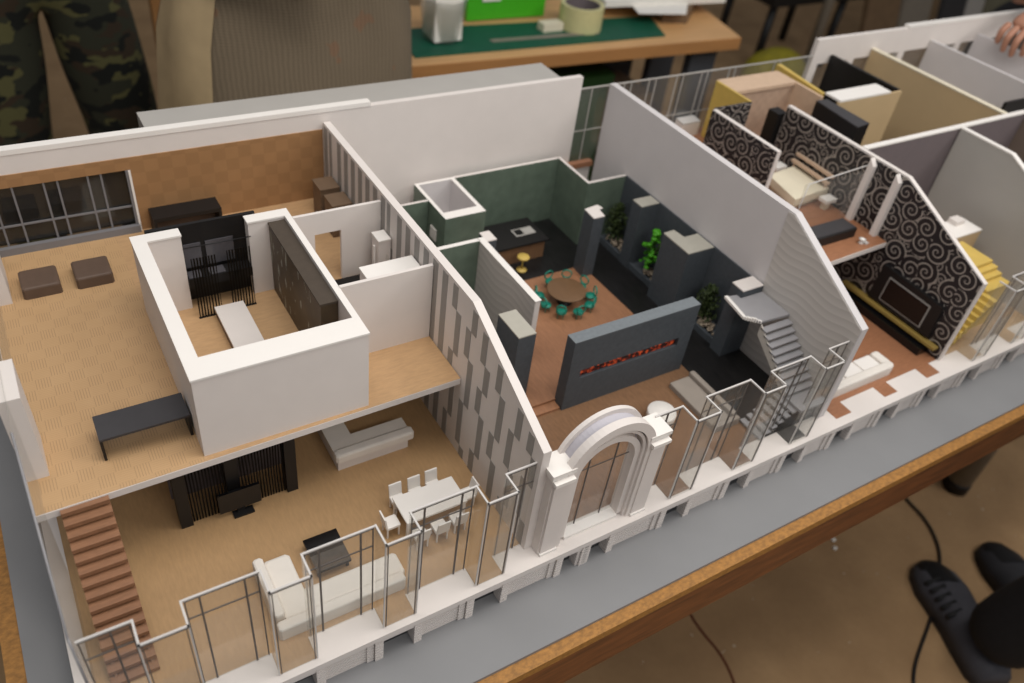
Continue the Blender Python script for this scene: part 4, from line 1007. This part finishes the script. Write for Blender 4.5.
B().poly_z([(200, 163), (208, 160), (222, 172), (201, 180)], BZ + .1, BZ + 4.5).build('lower_pad', cardboard, t)
B().poly_z([(180, 168), (226, 163), (232, 182), (184, 188)], BZ + 4.5, BZ + 6.3).build('upper_sheets', paper, t)
B().poly_z([(188, 161), (204, 157), (214, 168), (192, 172)], BZ + 4.4, BZ + 4.6).build('loose_sheet', paper, t)
t = thing('green_bin', 'dark green bin standing under the workbench', 'bin', (172, 200, -75))
B().poly_z([(160, 160), (180, 159), (183, 176), (161, 178)], -75, -14).build('body', darkgreen, t); B().poly_z([(159, 159), (181, 158), (184, 177), (160, 179)], -14, -10).build('lid', darkgreen, t)
t = thing('cardboard_box', 'large brown cardboard box under the right end of the workbench', 'box', (198, 176, -75))
B().box(187, 164, -75, 205, 184, -22).build('body', cardboard, t); B().box(190, 163.8, -34, 197, 164, -31).build('pale_tape', paper, t)
t = thing('yellow_sack', 'yellow plastic sack on the floor right of the workbench', 'sack', (352, 236, -75))
B().ball((352, 236, -62), 15, sq=(1.3, .9, .9), seg=14, rings=8).build('sack_body', yellow, t)
t = thing('black_stand', 'black metal stand with a yellow bag on it behind the bench end', 'stand', (395, 285, -75))
b = B()
for (x, y) in ((366, 262), (420, 262), (374, 300), (428, 300)): b.tube((x, y, -75), (x + 2, y, -36), 2.2)
b.box(360, 256, -36, 436, 306, -31); b.build('frame', black, t)
B().ball((388, 276, -24), 13, sq=(1.4, 1, .6), seg=12, rings=8).build('yellow_bag', yellow, t)
single('metal_pole', B().tube((390, 247, -75), (390, 247, 60), 2.6), greymetal, 'upright grey metal pole behind the rear parapet', 'pole')
random.seed(9)
pan = [(455, 262, 30, 120, cardboard, 'brown cardboard sheet'), (492, 266, 28, 150, greymetal, 'mid grey sheet'), (526, 262, 24, 150, darkmetal, 'dark grey sheet'), (556, 266, 20, 150, greycard, 'pale grey board'), (582, 268, 40, 160, plain('olive_board', (120, 116, 96), .8, .2, 8), 'olive board'), (628, 266, 30, 165, brownt, 'brown grey board'), (664, 270, 44, 170, darkmetal, 'black panel')]
for i, (x, y, ww, h, mt, nm) in enumerate(pan):
    b = B(); b.poly_x([(y, -75), (y + 3, -75), (y + 33, h - 75), (y + 30, h - 75)], x, x + ww)
    single('leaning_board', b, mt, nm + ' leaning upright in the blurred background, %s' % ['beside the pole', 'next to the cardboard', 'left of the pale board', 'narrow and pale', 'mid right', 'right of the olive board', 'behind the reaching hand'][i], 'board', 'boards leaning in the background')
single('white_scrap', B().poly_z([(26, 232), (38, 232), (42, 262), (30, 256)], -75, -74.4), paper, 'white scrap board on the floor between the camouflage legs', 'board')
single('wood_post', B().box(58, 226, -75, 62, 230, 60), bench_edge, 'thin wooden post between the camouflage trousers and the tweed coat', 'post')

# cable, floor marks
cab = [(200, 34, -74.6), (198, 27, -74.6), (196, 21.3, -74.6), (195.4, 14.2, -74.6), (191.6, 7.1, -74.6), (185.3, 1.8, -74.6), (177, -3, -74.6), (169, -7, -74.6), (158.4, -11.4, -74.6), (153, -14.7, -74.6), (146, -22, -74.6), (140, -34, -74.6)]
def smooth(pts, it=2):
    for _ in range(it):
        q = [pts[0]]
        for a_, b_ in zip(pts, pts[1:]): q += [tuple(.75 * p + .25 * r for p, r in zip(a_, b_)), tuple(.25 * p + .75 * r for p, r in zip(a_, b_))]
        pts = q + [pts[-1]]
    return pts
single('black_cable', B().path(smooth(cab), .4, seg=8), black, 'black cable curving over the workshop floor to the grey shoe', 'cable')
single('thin_hose', B().path(smooth([(119, 24, -75), (118, 17.5, -75), (118.5, 10.5, -75), (116.6, 4.1, -75), (112, -4, -75)]), .35, seg=6), rust, 'thin rust-brown hose on the floor under the table edge', 'hose')
random.seed(21)
for i, (x, y, l) in enumerate(((166.7, 21.0, 'pale chip on the floor halfway along the table edge'), (165.0, 19.0, 'small pale crumb beside the pale chip'), (171, -8.8, 'tiny white crumb left of the grey shoe'))):
    single('plaster_chip', B().ball((x, y, -74.8), .6, sq=(1.3, 1, .4), seg=7, rings=4), paper, l, 'chip', 'plaster chips on the floor')

# ---------------------------------------------------------------- PEOPLE
def skinmesh(name, joints, edges, mat, parent, levels=2):
    base = Vector(parent['_base']); names = list(joints)
    me = bpy.data.meshes.new(name)
    me.from_pydata([tuple((Vector(joints[n][0]) - base) * K) for n in names], [(names.index(a_), names.index(b_)) for a_, b_ in edges], [])
    me.materials.append(mat)
    o = bpy.data.objects.new(name, me); scn.collection.objects.link(o); o.parent = parent; o['_base'] = list(base)
    md = o.modifiers.new('skin', 'SKIN'); md.use_smooth_shade = True
    for i, n in enumerate(names):
        r = joints[n][1]; r = r if isinstance(r, tuple) else (r, r)
        me.skin_vertices[0].data[i].radius = (r[0] * K, r[1] * K)
        me.skin_vertices[0].data[i].use_root = (i == 0)
    s_ = o.modifiers.new('sub', 'SUBSURF'); s_.levels = levels; s_.render_levels = levels
    return o
def person(x, y, face, label, trousers, top, sc=1.0, stance=11, coat=False, armR=None, ank=None):
    t = thing('person', label, 'person', (x, y, -75))
    R_ = Matrix.Rotation(face, 3, 'Z')
    def P(a_, b_, c_): v = R_ @ Vector((a_, b_, 0)); return (x + v.x, y + v.y, -75 + c_ * sc)
    J = {'pelvis': (P(0, 0, 92), (13, 10)), 'waist': (P(0, 0, 108), (12, 9)), 'chest': (P(0, -1, 128), (15, 10)), 'neckb': (P(0, 0, 144), (7, 6)), 'neck': (P(0, -1, 150), (5, 5)), 'head': (P(0, -3, 160), (7.5, 9)), 'crown': (P(0, -2, 170), (7, 8))}
    E_ = [('pelvis', 'waist'), ('waist', 'chest'), ('chest', 'neckb'), ('neckb', 'neck'), ('neck', 'head'), ('head', 'crown')]
    for s_, n in ((-1, 'l'), (1, 'r')):
        J['hip' + n] = (P(s_ * 9, 0, 86), 8.5); J['knee' + n] = (P(s_ * stance, -1, 48), 6); J['ank' + n] = (P(s_ * stance, 2, 9), 4)
        if ank:
            q_ = ank[0 if s_ < 0 else 1]; J['ank' + n] = ((q_[0], q_[1], -68), 4); h_ = J['hip' + n][0]
            J['knee' + n] = (((h_[0] + q_[0]) / 2, (h_[1] + q_[1]) / 2 + 2, -29), 6)
        E_ += [('pelvis', 'hip' + n), ('hip' + n, 'knee' + n), ('knee' + n, 'ank' + n)]
        J['sh' + n] = (P(s_ * 17, 0, 139), 5.5)
        if armR and n == 'r':
            J['el' + n] = (armR[0], 4.2); J['wr' + n] = (armR[1], 3)
        else:
            J['el' + n] = (P(s_ * 21, -2, 114), 4.2); J['wr' + n] = (P(s_ * 12, -22, 120), 3)
        E_ += [('neckb', 'sh' + n), ('sh' + n, 'el' + n), ('el' + n, 'wr' + n)]
    skinmesh('body', J, E_, skin, t)
    # trousers
    T = {'pelvis': (P(0, 0, 95), (16, 12)), 'belt': (P(0, 0, 104), (15, 11))}
    TE = [('pelvis', 'belt')]
    for s_, n in ((-1, 'l'), (1, 'r')):
        T['hip' + n] = (P(s_ * 9.5, 0, 84), 12.5); T['mid' + n] = (P(s_ * (stance + 9) / 2, -1, 64), 11.8); T['knee' + n] = (P(s_ * stance, -1, 46), 11); T['hem' + n] = (P(s_ * stance, 2, 7), 8)
        if ank:
            k_ = J['knee' + n][0]; T['knee' + n] = (k_, 10); T['hem' + n] = ((q2[0], q2[1], -69), 8.5) if (q2 := ank[0 if s_ < 0 else 1]) else None
            T['mid' + n] = (tuple((Vector(k_) + Vector(T['hip' + n][0])) / 2), 11)
        TE += [('pelvis', 'hip' + n), ('hip' + n, 'mid' + n), ('mid' + n, 'knee' + n), ('knee' + n, 'hem' + n)]
    skinmesh('trousers', T, TE, trousers, t)
    Jk = {'hem': (P(0, 0, 98 if not coat else 90), (18, 13)), 'waist': (P(0, 0, 112), (16, 12)), 'chest': (P(0, -1, 129), (18, 12.5)), 'col': (P(0, 0, 143), (8, 7))}
    JE = [('hem', 'waist'), ('waist', 'chest'), ('chest', 'col')]
    for s_, n in ((-1, 'l'), (1, 'r')):
        Jk['sh' + n] = (J['sh' + n][0], 7.5); Jk['el' + n] = (J['el' + n][0], 6)
        w_ = Vector(J['wr' + n][0]); e_ = Vector(J['el' + n][0]); Jk['wr' + n] = (tuple(w_ + (e_ - w_) * .2), 5)
        JE += [('col', 'sh' + n), ('sh' + n, 'el' + n), ('el' + n, 'wr' + n)]
    skinmesh('jacket', Jk, JE, top, t)
    b = B(); b.ball(P(0, -1, 168), 10, sq=(.85, 1.0, .85), seg=16, rings=10); b.build('hair', hairm, t)
    return t, J, P
def hand(t, wrist, d, up, mat=skin, curl=.5):
    d = Vector(d).normalized(); up = Vector(up).normalized(); side = d.cross(up).normalized(); up = side.cross(d)
    w_ = Vector(wrist)
    J = {'w': (tuple(w_), (2.6, 2.0)), 'p': (tuple(w_ + d * 4.5), (3.6, 1.6)), 'k': (tuple(w_ + d * 8), (3.8, 1.3))}; E_ = [('w', 'p'), ('p', 'k')]
    skinmesh('palm', J, E_, mat, t, 2)
    for i, (o_, L) in enumerate(((-3.0, 7.0), (-1.0, 8.2), (1.0, 7.8), (3.0, 6.2))):
        p0 = w_ + d * 7.2 + side * o_; p1 = p0 + (d * .92 - up * .25 + side * o_ * .04) * L * .45; p2 = p1 + (d * (1 - curl) - up * curl) * L * .32; p3 = p2 + (d * (.8 - curl) - up * (curl + .2)) * L * .28
        skinmesh('finger', {'a': (tuple(p0), .95), 'b': (tuple(p1), .9), 'c': (tuple(p2), .8), 'd': (tuple(p3), .65)}, [('a', 'b'), ('b', 'c'), ('c', 'd')], mat, t, 2)
    p0 = w_ + d * 2.5 - side * 2.6; p1 = p0 + (d * .6 - side * .7 - up * .2) * 3.4; p2 = p1 + (d * .85 - side * .15 - up * .35) * 3.0
    skinmesh('thumb', {'a': (tuple(p0), 1.3), 'b': (tuple(p1), 1.05), 'c': (tuple(p2), .8)}, [('a', 'b'), ('b', 'c')], mat, t, 2)
def shoe(t, heel, toe, zf, mat, mat2, w_=5.0, slots=True):
    h = Vector((heel[0], heel[1], zf)); d = Vector((toe[0] - heel[0], toe[1] - heel[1], 0)); L = d.length; d.normalize(); s_ = Vector((d.y, -d.x, 0))
    prof = [(0, .6, 6.2), (.08, .78, 7.5), (.25, .85, 8.0), (.42, .86, 7.6), (.58, .96, 6.4), (.74, 1.08, 5.2), (.88, .98, 4.0), (.96, .74, 2.9), (1.0, .4, 1.6)]
    vs = []; n = 12
    for (tt, ww, hh) in prof:
        c = h + d * L * tt
        for i in range(n):
            a_ = 2 * PI * i / n; zz = max(0, math.sin(a_)) ** .7 * hh if math.sin(a_) > 0 else 0.0
            vs.append(c + s_ * math.cos(a_) * w_ * ww * (1.0 if math.sin(a_) > -.1 else .9) + Vector((0, 0, zz + .2)))
    fs = [(k * n + i, k * n + (i + 1) % n, (k + 1) * n + (i + 1) % n, (k + 1) * n + i) for k in range(len(prof) - 1) for i in range(n)] + [list(range(n))[::-1], [(len(prof) - 1) * n + i for i in range(n)]]
    so = B().add(vs, fs, 0, True).build('shoe', mat, t)
    # toe cap
    b = B(); vs = []
    for (tt, ww, hh) in prof[5:]:
        c = h + d * L * (tt + .012)
        for i in range(0, 7):
            a_ = PI * i / 6; vs.append(c + s_ * math.cos(a_) * w_ * ww * .8 + Vector((0, 0, math.sin(a_) ** .7 * hh + .5)))
    b.add(vs, [(k * 7 + i, k * 7 + i + 1, (k + 1) * 7 + i + 1, (k + 1) * 7 + i) for k in range(3) for i in range(6)], 0, True); b.build('toe_cap', mat2, so)
    if slots:
        b = B()
        for i in range(5):
            c = h + d * L * (.47 + .075 * i) - s_ * w_ * .55 + Vector((0, 0, 6.0 - i * .35)); b.tube(c - s_ * 2.0 - d * .6 + Vector((0, 0, -.6)), c + s_ * 1.8 + d * .6 + Vector((0, 0, .45)), .6, seg=6)
        b.build('vent_slots', shoe_b, so)
# person in camouflage behind the table
t, J, P = person(27.5, 206, 0, 'person in green camouflage trousers standing behind the left end of the model', camo_m, plain('olive_jacket', (70, 70, 50), .9, .2, 20), stance=14.5, sc=1.08)
for s_ in (-1, 1):
    c = P(s_ * 15, 4, 0); e = P(s_ * 16, -22, 0); shoe(t, c, e, -75, shoe_b, shoe_b, slots=False)
hand(t, J['wrl'][0], (.7, -.5, 0), (0, -.3, 1)); hand(t, J['wrr'][0], (-.7, -.5, 0.3), (0, -.3, 1))
# person in tweed coat
t, J, P = person(68.5, 133, 0, 'person in a coarse brown tweed coat and beige apron standing between camouflage trousers and workbench', tweed_m, tweed_m, coat=True)
n = 28; b = B(); vs = []
rows = [(-46, 30, 19), (-20, 29, 18), (8, 27.5, 17), (26, 26, 16), (36, 23, 14), (52, 20, 12.5)]
for z, a_, c_ in rows:
    for i in range(n):
        th = 2 * PI * i / n; f = 1 + .035 * math.sin(th * 7 + z * .04); vs.append((68.5 + a_ * f * math.cos(th), 130 + c_ * f * math.sin(th), z))
b.add(vs, [(k * n + i, k * n + (i + 1) % n, (k + 1) * n + (i + 1) % n, (k + 1) * n + i) for k in range(len(rows) - 1) for i in range(n)] + [list(range(n))[::-1], [(len(rows) - 1) * n + i for i in range(n)]], 0, True)
b.build('coat_skirt', tweed_m, t)
b = B(); vs = []; m_ = 8
for z, a_, c_ in rows[:-1]:
    for i in range(m_):
        th = PI - .1 + (.75 + .1) * i / (m_ - 1); f = 1.03 + .035 * math.sin(th * 7 + z * .04); vs.append((68.5 + a_ * f * math.cos(th), 130 + c_ * f * math.sin(th) - .3, z))
b.add(vs, [(k * m_ + i, k * m_ + i + 1, (k + 1) * m_ + i + 1, (k + 1) * m_ + i) for k in range(len(rows) - 2) for i in range(m_ - 1)], 0, True); b.build('apron_flap', apron_m, t)
for s_ in (-1, 1): shoe(t, P(s_ * 11, 4, 0), P(s_ * 12, -22, 0), -75, shoe_b, shoe_b, slots=False)
hand(t, J['wrl'][0], (.7, -.5, 0), (0, -.3, 1)); hand(t, J['wrr'][0], (-.7, -.5, 0.3), (0, -.3, 1))
# person at lower right in dark clothes, standing on the floor near the camera side
t, J, P = person(186, -42, math.radians(180), 'person in dark trousers and grey slotted shoes at the lower right', darkcloth, darkcloth, ank=((192.5, -21), (171.5, -17)))
shoe(t, (168.5, -24), (182.5, 4.6), -75, shoe_g, shoe_b, 6.3)
shoe(t, (190, -28.5), (203.5, 0.5), -75, plain('dark_grey_rubber', (38, 38, 42), .7, .1), shoe_b, 6.2, slots=False)
hand(t, J['wrl'][0], (-.7, .5, 0), (0, .3, 1)); hand(t, J['wrr'][0], (.7, .5, 0.3), (0, .3, 1))
# person at the far right with hand on the model wall
wr = (229.5, 67.0, 38.0)
t, J, P = person(292, 92, math.radians(-60), 'person at the far right edge reaching a bare hand onto the model wall', darkcloth, jacketm, armR=((256, 74, 52), wr))
hand(t, wr, (-.9, -.1, -.42), (0.1, 0, 1), curl=.75)
for s_ in (-1, 1): shoe(t, P(s_ * 11, 4, 0), P(s_ * 12, -22, 0), -75, shoe_b, shoe_b, slots=False)

for o in bpy.data.objects:
    if '_base' in o: del o['_base']
